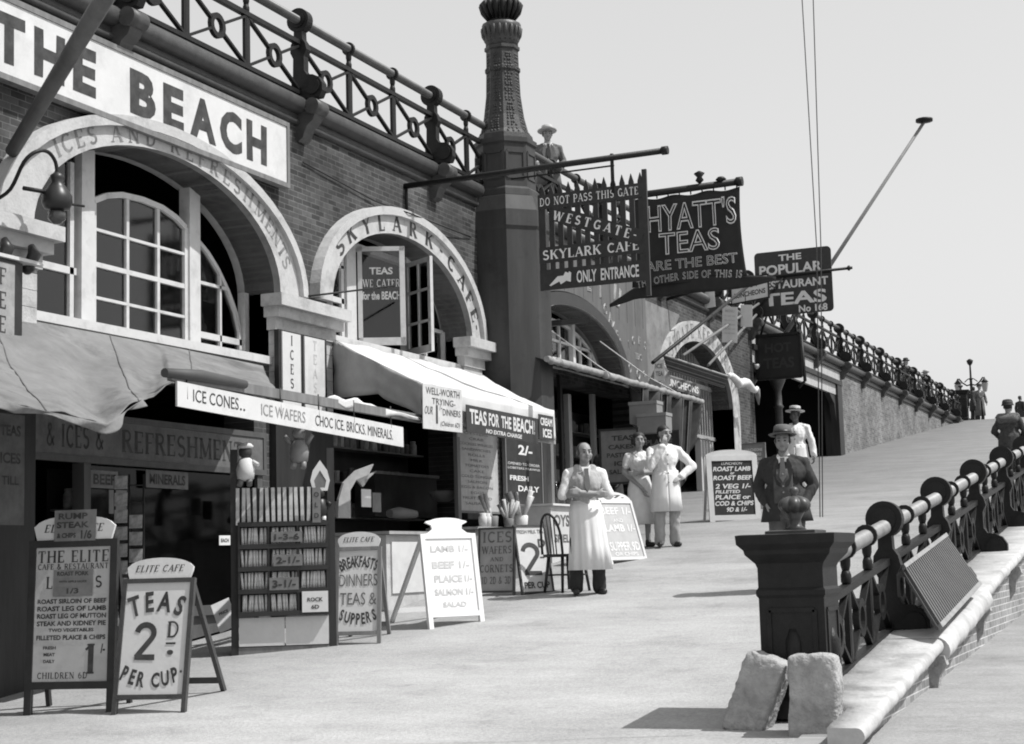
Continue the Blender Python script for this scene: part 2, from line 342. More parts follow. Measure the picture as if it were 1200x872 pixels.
# ------------------------------------------------------------------ setting
def ground_mat():
    m = bpy.data.materials.new('asphalt_tone'); m.use_nodes = True; n = m.node_tree.nodes; l = m.node_tree.links
    b = n['Principled BSDF']; b.inputs['Roughness'].default_value = .9; b.inputs['Specular IOR Level'].default_value = .2
    tc = n.new('ShaderNodeTexCoord'); sp = n.new('ShaderNodeSeparateXYZ'); l.new(tc.outputs['Object'], sp.inputs[0])
    def noise_(sc, det, ro, vec=None):
        z = n.new('ShaderNodeTexNoise'); z.inputs['Scale'].default_value = sc; z.inputs['Detail'].default_value = det; z.inputs['Roughness'].default_value = ro
        l.new(vec or tc.outputs['Object'], z.inputs['Vector']); return z.outputs['Fac']
    def mrange(i, a, c, d, e):
        r = n.new('ShaderNodeMapRange'); r.inputs[1].default_value = a; r.inputs[2].default_value = c; r.inputs[3].default_value = d; r.inputs[4].default_value = e; l.new(i, r.inputs[0]); return r.outputs[0]
    def math_(op, a, c):
        q = n.new('ShaderNodeMath'); q.operation = op
        for i, v in enumerate((a, c)):
            if isinstance(v, (int, float)): q.inputs[i].default_value = v
            else: l.new(v, q.inputs[i])
        return q.outputs[0]
    # base tone is paler on the lower ramp and darkens uphill, broken by noise
    big = noise_(.35, 6, .6)
    yy = math_('ADD', sp.outputs['Y'], math_('MULTIPLY', big, 9))
    path = mrange(math_('ADD', math_('ABSOLUTE', math_('ADD', sp.outputs['X'], 5.4), 0), math_('MULTIPLY', noise_(.8, 5, .6), 2.2)), 1.2, 4.6, 1.07, .84)
    base = math_('MULTIPLY', mrange(yy, 13, 40, .41, .215), path)
    st = n.new('ShaderNodeMapping'); st.inputs['Scale'].default_value = (.8, 1.6, 1); st.inputs['Rotation'].default_value = (0, 0, .12); l.new(tc.outputs['Object'], st.inputs[0])
    pat = mrange(noise_(.9, 10, .72, st.outputs[0]), .3, .72, .76, 1.14)
    stn = math_('MULTIPLY', mrange(noise_(.9, 9, .7), .55, .7, 1.0, .78), mrange(noise_(3.3, 8, .75), .56, .66, 1.0, .86))
    gr = mrange(noise_(38, 4, .7), .3, .7, .8, 1.16)
    v = math_('MULTIPLY', math_('MULTIPLY', base, pat), math_('MULTIPLY', gr, stn))
    cx = n.new('ShaderNodeCombineXYZ'); [l.new(v, cx.inputs[i]) for i in range(3)]; l.new(cx.outputs[0], b.inputs['Base Color'])
    bp = n.new('ShaderNodeBump'); bp.inputs['Strength'].default_value = .45; bp.inputs['Distance'].default_value = .02
    l.new(math_('ADD', noise_(45, 5, .7), math_('MULTIPLY', noise_(7, 8, .75), .6)), bp.inputs['Height']); l.new(bp.outputs[0], b.inputs['Normal'])
    return m
GROUND = ground_mat()
def strip(name, x0, x1, prof, mat, nx=8, wob=.012):
    P = []
    for y, z in prof:
        row = []
        for i in range(nx+1):
            x = x0+(x1-x0)*i/nx; w = wob if 0 < i < nx else 0
            row.append(V((x, y, z+w*noise.noise(V((x*.8, y*.8, 0))))))
        P.append(row)
    return tag(MB().grid(P).build(name, mat), kind='structure')
yl = [-60, -20, 0, 4, 6, 6.8]+[7+.5*i for i in range(130)]+[71.8]
strip('ramp', -14.5, -2.25, [(y, max(0, SL*(y-Y0))) for y in yl], GROUND, 24)
def gl(y): return max(0, SL*(y-Y0)) if y < 9.7 else min(.305+.045*(y-9.7), 2.6)
strip('lower_path', -2.25, 14, [(y, gl(y)) for y in yl], GROUND, 16)
tag(MB().box((-3000, -3000, -.6), (60, 3000, -.02)).build('ground', M('shingle', .3, .9, .3, 8, .4)), kind='structure')
tag(MB().box((60, -3000, -.7), (3000, 3000, -.1)).build('sea', M('sea_water', .1, .15, .2, .3, .3)), kind='structure')
ROAD = M('road_surface', .2, .9, .2, 2, .2)
tag(MB().box((-70, 0, 7.0), (-9.95, 71.8, 7.15)).box((-70, 71.8, 6.0), (-2.2, 400, 7.15)).build('road', ROAD), kind='structure')

# ------------------------------------------------------------------ brick arcade
A = thing('brick_arcade', 'sooty brick arcade with white arch surrounds carrying the upper road', 'building', (FX, 20, 0), world=True)
FR = frame((FX, 0, 0), (0, 1, 0), (0, 0, 1))
def earc(cy, z0, a, b, n=28, t0=0, t1=180): return arc(cy, z0, a, b, t0, t1, n)
def archpoly(cy, z0, a, b, base): return [(cy+a, base)]+earc(cy, z0, a, b)+[(cy-a, base)] if base < z0-.01 else earc(cy, z0, a, b)
ARCH = [  # centre, springing, inner a,b, outer a,b, window base, shop opening y0,y1,ztop
 (13.53, 4.7, 2.12, 1.15, 2.58, 1.36, 3.84, 11.35, 15.2, 3.5),
 (18.87, 4.76, 2.02, 1.16, 2.36, 1.44, 4.25, 16.95, 20.35, 4.0),
 (25.2, 4.8, 2.4, 1.02, 2.7, 1.24, 4.78, 23.1, 28.1, 4.5),
 (32.4, 4.8, 2.3, 1.25, 2.85, 1.68, 2.6, 0, 0, 0)]
holes = []
for cy, z0, ai, bi, ao, bo, base, s0, s1, zt in ARCH:
    holes.append(archpoly(cy, z0, ai, bi, base))
    if s1: holes.append([(s0, gz(s0)+.02), (s1, gz(s1)+.02), (s1, zt), (s0, zt)])
mb = MB(); mb.plate(FR, [[(3, -.3), (36.9, 3.0), (36.9, 7.0), (3, 7.0)]]+holes, -.4, 0)
mb.build('brick_wall', BRICK, A)
mb = MB(); mb.plate(FR, [[(22.95, 4.75), (22.95, 6.85), (29.0, 6.85), (29.0, 4.3), (28.0, 4.3), (27.93, 4.75)]+earc(25.2, 4.8, 2.72, 1.26)], .004, .03)
PANEL = M('painted_boards', .11, .75, .22, 3, .15, True, dirt=.25)
pp = mb.build('painted_panel', PANEL, A)
mb = MB()
for i in range(1, 14): mb.box((FX+.03, 22.95+i*.45, 6.05 if 22.95+i*.45 < 27 else 5.9), (FX+.0325, 22.95+i*.45+.012, 6.84))
mb.build('board_joint', DWOOD, A)
mb = MB()
def pf(px, py): q = onx(px, py, FX+.033); return q.y, q.z
for s_, px, py, h, rot in (('L', 690, 332, .3, 0), ('I', 703, 338, .35, 0), ('U', 723, 347, .42, -.3), ('C', 709, 362, .2, 0), ('A', 715, 372, .2, 0), ('K', 719, 383, .2, 0), ('E', 723, 393, .2, 0), ('S', 727, 403, .2, 0), ('I', 737, 404, .16, .5), ('C', 742, 399, .16, .2), ('E', 749, 399, .16, -.1), ('S', 756, 405, .16, -.4), ('TEAS', 748, 418, .13, 0), ('O', 738, 432, .16, 0), ('O', 748, 439, .2, 0), ('O', 755, 438, .12, 0)):
    y, z = pf(px, py); g = sans(s_, 0, .035); put(mb, FR, g, y, z, .3, h, .033, rot, 0, 'keep')
mb.build('chalked_lettering', M('old_chalk', .34, .9, .3, 12), pp)
mb = MB(); mb.plate(FR, [[(29.05, 4.9), (31.2, 6.45), (31.2, 6.5), (29.05, 6.5)]], .004, .012)
mb.build('whitewash_patch', M('whitewash', .19, .9, .25, 3, .2, dirt=.6), A)
# inside: back wall, floors between the storeys, cross walls
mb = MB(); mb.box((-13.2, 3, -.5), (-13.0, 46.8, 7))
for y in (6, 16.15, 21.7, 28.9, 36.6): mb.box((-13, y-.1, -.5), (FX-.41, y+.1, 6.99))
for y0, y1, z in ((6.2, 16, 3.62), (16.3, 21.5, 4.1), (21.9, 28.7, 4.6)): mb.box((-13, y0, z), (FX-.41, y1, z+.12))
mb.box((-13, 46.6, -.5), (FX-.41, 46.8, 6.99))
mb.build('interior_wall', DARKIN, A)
CAFE = [None]*4
for i, (cy, z0, ai, bi, ao, bo, base, *_) in enumerate(ARCH):
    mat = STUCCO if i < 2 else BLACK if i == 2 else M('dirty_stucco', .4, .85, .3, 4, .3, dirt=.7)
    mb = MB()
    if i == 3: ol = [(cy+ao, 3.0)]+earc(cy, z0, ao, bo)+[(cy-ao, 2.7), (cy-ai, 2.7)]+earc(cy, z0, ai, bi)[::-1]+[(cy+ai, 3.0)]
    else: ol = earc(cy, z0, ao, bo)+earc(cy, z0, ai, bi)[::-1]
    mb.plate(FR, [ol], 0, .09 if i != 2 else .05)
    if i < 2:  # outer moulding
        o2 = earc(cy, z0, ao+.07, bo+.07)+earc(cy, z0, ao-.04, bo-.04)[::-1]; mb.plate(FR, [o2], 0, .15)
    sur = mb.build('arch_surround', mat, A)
    # reveal and soffit
    e = [(cy+ai, base)]*(base < z0)+earc(cy, z0, ai, bi)+[(cy-ai, base)]*(base < z0)
    P = [[V((x, y, z)) for y, z in e] for x in (FX-.5, FX+.088)]
    MB().grid(P).build('arch_soffit', STUCCO if i != 2 else M('grey_paint', .3, .7, .15, 5, dirt=.3), A)
    if i < 2 or i == 3:
        mb = MB(); f2 = frame((FX+(.09), 0, 0), (0, 1, 0), (0, 0, 1)); am, bmn = (ai+ao)/2, (bi+bo)/2
        def path(s, a0, a1):
            t = radians(a0+(a1-a0)*s); x = cy+am*cos(t); y = z0+bmn*sin(t)
            tx, ty = am*sin(t), -bmn*cos(t); return x, y, atan2(ty, tx)
        if i == 0: text_arc(mb, f2, 'ICES AND REFRESHMENTS', lambda s: path(s, 142, 14), .18, squeeze=1.2); lm = M('arch_ink', .17, .7, .5, 9)
        elif i == 1: text_arc(mb, f2, 'SKYLARK-CAFE.', lambda s: path(s, 152, 6), .225, wk=1.3, squeeze=1.3); lm = INK
        else: text_arc(mb, f2, 'WESTGATE RESTAURANT', lambda s: path(s, 165, 15), .3); lm = M('arch_ink', .17)
        mb.build('lettering', lm, sur)
# impost caps and piers
PIERB = M('limewashed_brick', .42, .85, .15, 6, .3, dirt=.5)
for y0, y1, zc, zb in ((10.15, 11.62, 4.7, 3.3), (15.36, 16.98, 4.64, 3.28), (20.42, 21.36, 4.74, 3.9)):
    MB().box((FX+.002, y0+.12, zc-.4), (FX+.12, y1-.12, zc-.26)).box((FX+.002, y0+.06, zc-.26), (FX+.2, y1-.06, zc-.14)).box((FX+.002, y0, zc-.14), (FX+.28, y1, zc)).build('impost_cap', STUCCO, A)
    mb = MB(); z = zb
    while z < zc-.42:
        mb.box((FX+.002, y0+.16, z), (FX+.09, y1-.16, min(z+.155, zc-.4))); z += .16
    mb.build('pier', PIERB, A)
    MB().box((FX+.002, y0+.16, gz(y0)-.1), (FX+.088, y1-.16, zb-.002)).build('pier_base', DWOOD, A)
# string course: roll and lower fillet, broken where the iron column stands
mb = MB()
for y0, y1 in ((3, 21.3), (22.5, 71.7)):
    mb.tube([(FX+.06, y0, 7.06), (FX+.06, y1, 7.06)], .105, 12); mb.tube([(FX+.02, y0, 6.86), (FX+.02, y1, 6.86)], .045, 8)
    mb.box((FX-.3, y0, 6.9), (FX+.03, y1, 7.17))
mb.build('string_course', M('string_iron', .055, .5, .3, 7, .15, spec=.5), A)
POSTS = [9.1, 12.7, 16.27, 19.87, 23.25]+[23.25+3.373*i for i in range(1, 8)]+[46.86, 49.94, 53.2, 56.4, 59.65, 62.75, 65.9, 69.08]
cp = MB()
prof = [(0, 6.98), (.24, 6.98), (.27, 6.93), (.24, 6.86), (.16, 6.8), (.12, 6.72), (.1, 6.66), (.04, 6.62), (0, 6.63)]
cp.plate(frame((0, .1, 0), (1, 0, 0), (0, 0, 1)), [prof], 0, .2)
cp.tube([(.24, -.13, 7.03), (.24, .13, 7.03)], .1, 14)
cp0 = cp.build('corbel', M('corbel_iron', .06, .5, .3, 7, .1), A); cp0.location = (0, POSTS[0]-20, 0)
for y in POSTS[1:]: part('corbel', cp0.data, A, (0, y-20, 0))
def shift(o):  # the corbel mesh was written round its own origin
    for v in o.data.vertices: v.co += V((FX, 20, 0))
shift(cp0)
# windows ------------------------------------------------------------
def win(px, x=-10.2): return lambda a, b: onx(a, b, x)
def bars(mb, B, x, d=.05):
    for (p, q, w) in B:
        a, c = V(p), V(q); mb.bar(a, c, d, w, up=(V((1, 0, 0)).cross(c-a)))
def glaze(name_list, parent, x):
    for poly in name_list: MB().plate(frame((x, 0, 0), (0, 1, 0), (0, 0, 1)), [poly], -.004, .0).build('pane', GLASS, parent)
w1 = -10.2
def p1(a, b): return onx(a, b, w1)
mb = MB()  # fixed frame of the first window: sill, two stout mullions
mb.box((w1-.05, 11.55, 3.84), (FX+.05, 15.77, 3.93))
for y0, y1 in ((12.72, 12.92), (14.56, 14.76)): mb.box((w1-.06, y0, 3.93), (w1+.08, y1, 5.78))
for y0 in (11.54, 15.68): mb.box((w1-.04, y0, 3.93), (w1+.06, y0+.08, 4.72))
wf = mb.build('window', WHITE, A); wf.location.y = -.12
P0 = earc(13.65, 4.7, 2.12, 1.15)
mb = MB()   # left light: two sashes
for a, c, w in (((12.64, 3.93), (12.64, 5.6), .06), ((11.62, 4.5), (12.72, 4.5), .07), ((12.05, 3.93), (12.05, 5.45), .035), ((11.62, 3.96), (12.72, 3.96), .06)): mb.bar((w1, *a), (w1, *c), w, .05, up=(1, 0, 0))
s = mb.build('sash', WHITE, wf)
glaze([[(11.62, 3.93), (12.72, 3.93), (12.72, 5.72), (12.3, 5.58), (11.9, 5.3), (11.62, 4.9)]], wf, w1-.01)
mb = MB()   # middle light: segment-headed casement
hd = [(12.95, 5.27), (13.15, 5.36), (13.4, 5.42), (13.75, 5.44), (14.1, 5.42), (14.35, 5.36), (14.53, 5.28)]
for (a, c) in zip(hd, hd[1:]): mb.bar((w1+.03, *a), (w1+.03, *c), .06, .06, up=(1, 0, 0))
for y in (12.95, 14.53): mb.bar((w1+.03, y, 3.93), (w1+.03, y, 5.28), .06, .05, up=(1, 0, 0))
for y in (13.5, 14.03): mb.bar((w1+.03, y, 3.93), (w1+.03, y, 5.42), .045, .04, up=(1, 0, 0))
for z, w in ((3.96, .07), (4.28, .03), (4.62, .05), (4.98, .03)): mb.bar((w1+.031, 12.95, z), (w1+.031, 14.53, z), w, .04, up=(1, 0, 0))
mb.build('casement', WHITE, wf)
glaze([[(12.95, 3.95), (14.53, 3.95)]+hd[::-1]], wf, w1+.02)
mb = MB()   # right light: curved head sash with a dark gap above
hd = [(14.78, 5.2), (15.0, 5.08), (15.2, 4.92), (15.4, 4.7), (15.55, 4.48), (15.64, 4.25)]
for (a, c) in zip(hd, hd[1:]): mb.bar((w1, *a), (w1, *c), .05, .05, up=(1, 0, 0))
for a, c, w in (((14.8, 4.13), (15.68, 4.13), .07), ((15.24, 3.93), (15.24, 4.9), .035), ((14.8, 4.72), (15.4, 4.72), .035), ((14.8, 3.95), (15.7, 3.95), .05), ((15.64, 3.93), (15.64, 4.25), .05)): mb.bar((w1, *a), (w1, *c), w, .045, up=(1, 0, 0))
mb.build('sash', WHITE, wf)
glaze([[(14.78, 3.95), (15.66, 3.95), (15.64, 4.25)]+hd[::-1][1:]], wf, w1-.01)
def curtain(y0, y1, z0, z1, x, par, mat=None):
    P = [[V((x+.03*sin(j*2.1)+.01*sin(j*5.3), y0+(y1-y0)*j/40, z)) for j in range(41)] for z in (z0, z1)]
    MB().grid(P).build('curtain', mat or CURT, par)
curtain(12.9, 14.55, 3.95, 4.3, w1-.15, wf)
curtain(14.15, 14.55, 3.95, 5.3, w1-.22, wf, M('dim_curtain', .09, .9, .3, 6))
# second window: casements thrown open
w2 = -10.2
mb = MB(); mb.box((w2-.05, 16.9, 4.25), (FX+.05, 21.0, 4.36))
for y0, y1 in ((18.05, 18.3), (19.75, 19.95)): mb.box((w2-.06, y0, 4.36), (w2+.06, y1, 5.86))
for y0, y1 in ((16.9, 16.98), (20.93, 21.02)): mb.box((w2-.05, y0, 4.36), (w2+.05, y1, 4.9))
mb.box((w2-.05, 18.3, 5.7), (w2+.05, 19.75, 5.78))
wf2 = mb.build('window', WHITE, A); wf2.location.y = -.08
mb = MB()
for a, c, w in (((17.5, 4.36), (17.5, 5.55), .04), ((17.0, 4.95), (18.05, 4.95), .07), ((17.0, 5.4), (18.05, 5.4), .04), ((18.0, 4.36), (18.0, 5.8), .07), ((17.02, 4.4), (18.05, 4.4), .06)): mb.bar((w2, *a), (w2, *c), w, .05, up=(1, 0, 0))
mb.build('sash', WHITE, wf2); glaze([[(17, 4.36), (18.05, 4.36), (18.05, 5.8), (17.6, 5.62), (17.2, 5.35), (17, 5.0)]], wf2, w2-.01)
mb = MB()
for a, c, w in (((20.4, 4.36), (20.4, 5.7), .04), ((19.95, 4.9), (20.95, 4.9), .05), ((19.95, 4.4), (20.95, 4.4), .06)): mb.bar((w2, *a), (w2, *c), w, .05, up=(1, 0, 0))
mb.build('sash', WHITE, wf2); glaze([[(19.95, 4.36), (20.95, 4.36), (20.95, 5.1), (20.6, 5.5), (20.2, 5.8), (19.95, 5.9)]], wf2, w2-.01)
def leaf(name, hy, hx, ang, wd, z0, z1, sy=1, cols=2, rows=3, panes=True):
    """casement leaf hinged at (hx,hy), swung out by ang from the wall"""
    d = V((sin(ang), sy*cos(ang), 0)); f = frame((hx, hy, z0), d, (0, 0, 1)); mb = MB(); h = z1-z0; n = f[1].cross(f[2])
    def b(a, c, w): mb.bar(f[0]+f[1]*a[0]+f[2]*a[1], f[0]+f[1]*c[0]+f[2]*c[1], w, .045, up=n)
    b((.03, 0), (.03, h), .06); b((wd-.03, 0), (wd-.03, h), .07); b((0, .05), (wd, .05), .1); b((0, h-.03), (wd, h-.03), .06)
    for c in range(1, cols): b((wd*c/cols, 0), (wd*c/cols, h), .03)
    for r in range(1, rows): b((0, h*r/rows), (wd, h*r/rows), .03)
    o = mb.build(name, WHITE, wf2)
    m2 = MB(); m2.plate(f, [[(.03, .05), (wd-.03, .05), (wd-.03, h), (.03, h)]], -.003, .003); m2.build('pane', GLASS, wf2)
    return f
f = leaf('casement', 18.32, w2+.07, radians(62), .62, 4.4, 5.72, 1, 1, 1)
lines('window_lettering', f, .62, 1.38, [('TEAS', .5, .72, .5, .07), ('WE CATER', .5, .6, .8, .08, 's'), ('for the BEACH', .5, .48, .82, .08)], FAINT, wf2, .006)
leaf('casement', 19.73, w2+.07, radians(58), .66, 4.4, 5.72, -1, 2, 3)
# third window
w3 = -10.2
mb = MB(); mb.box((w3-.05, 22.8, 4.78), (FX+.04, 27.6, 4.86))
for y0, y1 in ((24.75, 24.95), (26.0, 26.12)): mb.box((w3-.06, y0, 4.86), (w3+.07, y1, 5.8))
wf3 = mb.build('window', WHITE, A); mb = MB()
for a, c, w in (((25.5, 4.86), (25.5, 5.7), .04), ((24.95, 5.3), (27.0, 5.3), .04), ((26.5, 4.86), (26.5, 5.5), .04), ((27.0, 4.86), (27.0, 5.3), .04)): mb.bar((w3, *a), (w3, *c), w, .05, up=(1, 0, 0))
hd = earc(25.2, 4.8, 2.2, .85, 12, 20, 95)
for (a, c) in zip(hd, hd[1:]): mb.bar((w3, *a), (w3, *c), .05, .05, up=(1, 0, 0))
mb.build('sash', WHITE, wf3); glaze([[(24.95, 4.86), (27.3, 4.86)]+hd], wf3, w3-.01)
# fourth arch: boarded with vertical bars, sign row and doors below
mb = MB(); mb.box((-10.25, 30.1, 5.2), (-10.15, 34.7, 5.3)); mb.box((-10.25, 30.1, 4.1), (-10.15, 34.7, 4.18))
for i in range(24): mb.box((-10.22, 30.2+i*.19, 4.18), (-10.18, 30.24+i*.19, 6.05 if 4 < i < 18 else 5.3))
mb.build('window_bars', M('bar_paint', .3, .6, .2, 8), A)
mb = MB(); mb.box((-10.35, 30.1, 5.3), (-10.27, 34.7, 6.1)); mb.build('lunette_boarding', M('lunette_grey', .13, .8, .25, 4), A)
mb = MB()
for y0, y1 in ((30.15, 31.0), (33.6, 34.65)): mb.box((-10.3, y0, 2.7), (-10.2, y1, 4.1))
for i in range(5): mb.box((-10.2, 33.6+i*.22, 2.75), (-10.17, 33.65+i*.22, 4.08))
mb.build('door', M('door_paint', .42, .6, .2, 6, 0, True), A)
# shelter: fascia panels, chamfered head, iron column, dark pilaster
mb = MB(); mb.box((FX-.1, 36.9, 6.55), (FX+.0, 46.8, 6.98)); mb.box((FX-.12, 36.9, 6.12), (FX-.03, 46.2, 6.42))
mb.build('fascia', M('fascia_paint', .4, .7, .12, 5, dirt=.3), A)
MB().box((FX-.2, 36.9, 6.42), (FX+.05, 46.8, 6.55)).box((FX-.4, 46.2, 2.5), (FX+.03, 46.8, 6.42)).build('beam', DWOOD, A)
mb = MB(); mb.plate(frame((FX-.1, 0, 0), (0, 1, 0), (0, 0, 1)), [[(46.2, 6.12), (45.4, 6.12), (46.0, 5.85), (46.2, 5.3)]], -.1, .05); mb.build('bracket', DWOOD, A)
mb = MB(); mb.lathe((FX-.1, 39.6, 3.3), [(.16, 0), (.16, .3), (.11, .35), (.1, 1.9), (.14, 1.95), (.1, 2.0), (.09, 2.35), (.2, 2.6), (.26, 2.8)], 14); mb.build('shelter_column', IRONG, A)
mb = MB()
for i in range(16): mb.lathe((FX+.02, 37.2+i*.17, 6.08-.06*sin(i*.2*1.0)), [(.02, -.12), (.07, -.06), (.07, 0)], 8)
mb.build('scalloped_valance', WHITE, A)
# ------------------------------------------------------------------ retaining wall further up the ramp
RW = thing('retaining_wall', 'pale brick retaining wall sinking into the top of the ramp', 'wall', (FX, 47, 0), world=True)
mb = MB(); mb.plate(FR, [[(46.82, 4.0), (71.75, 6.9), (71.75, 7.0), (46.82, 7.0)]], -.35, 0); mb.build('brick_face', BRICKL, RW)
# ------------------------------------------------------------------ iron railings
def post_mesh(k=1.0):
    mb = MB(); n = 8
    p = [(-.09, 0), (-.1, .25), (-.075, .3), (-.07, .52), (-.11, .6), (-.1, .7), (-.06, .76), (-.055, .9), (.055, .9), (.06, .76), (.1, .7), (.12, .62), (.08, .54), (.08, .36), (.12, .3), (.2, .29), (.28, .25), (.33, .17), (.33, .08), (.29, 0)]
    mb.plate(frame((0, .055, 0), (1, 0, 0), (0, 0, 1)), [p], 0, .11)
    ring = arc(0, 1.0, .15, .15, 0, 360, 24)[:-1]; mb.plate(frame((0, .06, 0), (1, 0, 0), (0, 0, 1)), [ring], 0, .12)
    mb.plate(frame((0, .075, 0), (1, 0, 0), (0, 0, 1)), [arc(.2, .14, .1, .1, 0, 360, 16)[:-1]], 0, .15)
    mb.plate(frame((0, .075, 0), (1, 0, 0), (0, 0, 1)), [arc(0, 1.0, .1, .1, 0, 360, 16)[:-1]], 0, .15)
    return mb
def lattice(L, slope):
    """one panel: four stays running to a ring, between the rails"""
    mb = MB(); z0, z1 = .1, .7; c = V((0, L/2, .4+slope*L/2))
    for (y, z) in ((0, z0), (0, z1), (L, z0), (L, z1)):
        p = V((0, y, z+slope*y)); mb.bar(p, p+(c-p)*(1-.13/(c-p).length), .03, .05, up=(1, 0, 0))
    mb2 = arc(L/2, .4+slope*L/2, .145, .145, 0, 360, 18)[:-1]; h = arc(L/2, .4+slope*L/2, .085, .085, 0, 360, 18)[:-1]
    mb.plate(frame((0, 0, 0), (0, 1, 0), (0, 0, 1)), [mb2, h], -.025, .025)
    for y in (.03, L-.03): mb.box((-.02, y-.02, .1+slope*y), (.02, y+.02, .7+slope*y))
    return mb
def baluster():
    mb = MB(); mb.box((-.022, -.022, .05), (.022, .022, .95)); mb.lathe((0, 0, .72), [(.025, 0), (.04, .03), (.04, .08), (.026, .12)], 8); mb.lathe((0, 0, .82), [(.024, 0), (.038, .05), (.04, .12), (.03, .16)], 8)
    mb.tube([(0, -.02, 1.0), (0, .02, 1.0)], .088, 14); return mb
UR = thing('iron_railing', 'dark cast iron railing along the upper road above the arches', 'railing', (FX+.02, 20, 7.15))
MB().tube([(0, -17, 1.0), (0, 51.2, 1.0)], .055, 12).build('handrail', M('dark_handrail', .08, .45, .25, 10), UR)
MB().box((-.035, -17, .69), (.035, 51.2, .745)).build('mid_rail', IRON, UR)
MB().box((-.035, -17, .06), (.035, 51.2, .11)).build('bottom_rail', IRON, UR)
pm = post_mesh().build('railing_post', IRON, UR); pm.location = (0, POSTS[0]-20, 0)
for y in POSTS[1:]: part('railing_post', pm.data, UR, (0, y-20, 0))
bm_ = None; lm_ = {}
ends = POSTS+[71.6]
for a, c in zip(ends, ends[1:]):
    if c > 71 and c-a < 2: continue
    L = (c-a)/3
    for k in range(3):
        key = round(L, 2)
        if key not in lm_: o = lattice(L, 0).build('lattice_panel', IRON, UR); o.location = (0, a+k*L-20, 0); lm_[key] = o.data
        else: part('lattice_panel', lm_[key], UR, (0, a+k*L-20, 0))
        if k:
            if bm_ is None: o = baluster().build('baluster', IRON, UR); o.location = (0, a+k*L-20, 0); bm_ = o.data
            else: part('baluster', bm_, UR, (0, a+k*L-20, 0))
# pedestals: ribbed finial on a plinth
def pedestal(name, label, loc, hgt, w, rz=0, finial=True, mat=None):
    t = thing(name, label, 'pedestal', loc, rz); mat = mat or IRON; h = w/2
    mb = MB(); q = sqrt(2)
    mb.lathe((0, 0, 0), [(r*q, z) for r, z in ((h*1.12, 0), (h*1.12, .12), (h, .16), (h, hgt-.42))], 4, False, pi/4)
    mb.lathe((0, 0, hgt-.42), [(r*q, z) for r, z in ((h, 0), (h*1.06, .02), (h*1.06, .05), (h, .07), (h, .2))], 4, False, pi/4)
    for (ax, ay) in ((0, -1), (1, 0), (-1, 0), (0, 1)):   # sunk panel frames on the faces
        u = V((-ay, ax, 0)); nn = V((ax, ay, 0))
        for a, c in (((-.7, .22), (.7, .22)), ((-.7, hgt-.5), (.7, hgt-.5)), ((-.7, .22), (-.7, hgt-.5)), ((.7, .22), (.7, hgt-.5))):
            mb.bar(nn*h+u*a[0]*h+V((0, 0, a[1])), nn*h+u*c[0]*h+V((0, 0, c[1])), .03, .02, up=nn)
        mb.lathe(nn*(h-.02)+V((0, 0, (hgt-.3)/2)), [(.03, -.12), (.06, -.04), (.06, .05), (.03, .13)], 8)
    mb.build('shaft', mat, t)
    MB().lathe((0, 0, hgt-.22), [(r*q, z) for r, z in ((h, 0), (h*1.05, .03), (h*1.3, .09), (h*1.33, .12), (h*1.5, .16), (h*1.52, .22), (h*1.38, .225))], 4, False, pi/4).build('cap', mat, t)
    if finial:
        mb = MB(); mb.lathe((0, 0, hgt), [(r*q, z) for r, z in ((.17, .004), (.17, .025), (.15, .03))], 4, False, pi/4); mb.build('plinth', IRONG, t)
        mb = MB(); n = 84; pr = []
        for i in range(13):
            a = -pi/2+pi*i/12; pr.append((cos(a), sin(a)))
        P = [[V(((.1*c+.003)*(.86+.24*abs(sin(7*pi*k/n)))*cos(2*pi*k/n), (.1*c+.003)*(.86+.24*abs(sin(7*pi*k/n)))*sin(2*pi*k/n), hgt+.2+.065*s)) for k in range(n)] for c, s in pr]
        mb.grid(P, True, True); mb.lathe((0, 0, hgt+.03), [(.08, 0), (.045, .03), (.04, .07), (.07, .125)], 12); mb.lathe((0, 0, hgt+.255), [(.03, 0), (.02, .015), (.035, .035), (.03, .06), (.008, .07)], 12)
        mb.build('finial', M('finial_iron', .05, .42, .2, 8, spec=.5), t)
    return t
LX = -2.5
pedestal('iron_pedestal', 'squat black iron pedestal with ribbed gourd finial at the ramp foot', (-2.61, 10.75, .43), 1.21, .44)
pedestal('iron_pedestal', 'dark iron pedestal ending the upper railing at the top of the ramp', (FX, 72.0, 7.15), 1.35, .5)
# lower railing climbs with the ramp
LR = thing('iron_railing', 'black iron railing with pale worn handrail climbing beside the ramp', 'railing', (LX, 10.8, gz(10.8)))
def lz(y): return SL*y
Ln = 50
MB().tube([(0, .1, 1.0), (0, Ln, 1.0+lz(Ln))], .061, 16).build('handrail', RAILM, LR)
for nm, z, h in (('mid_rail', .69, .055), ('bottom_rail', .13, .055)): MB().obox((-.035, .1, z), (.07, 0, 0), (0, Ln, lz(Ln)), (0, 0, h)).build(nm, IRON, LR)
pm2 = post_mesh(); LP = [2.6+2.8*i for i in range(17)]
o0 = pm2.build('railing_post', IRON, LR); o0.location = (0, LP[0], lz(LP[0])+.05)
for y in LP[1:]: part('railing_post', o0.data, LR, (0, y, lz(y)+.05))
lat = None; bal = None
prev = .15
for y in LP:
    L = (y-prev)/3
    for k in range(3):
        yy = prev+k*L
        if y == LP[0] or lat is None:
            o = lattice(L, SL).build('lattice_panel', IRON, LR); o.location = (0, yy, lz(yy)+.03)
            if y != LP[0]: lat = o.data
        else: part('lattice_panel', lat, LR, (0, yy, lz(yy)+.03))
        if k or y == LP[0]:
            if bal is None: o = baluster().build('baluster', IRON, LR); o.location = (0, yy, lz(yy)); bal = o.data
            else: part('baluster', bal, LR, (0, yy, lz(yy)))
    prev = y
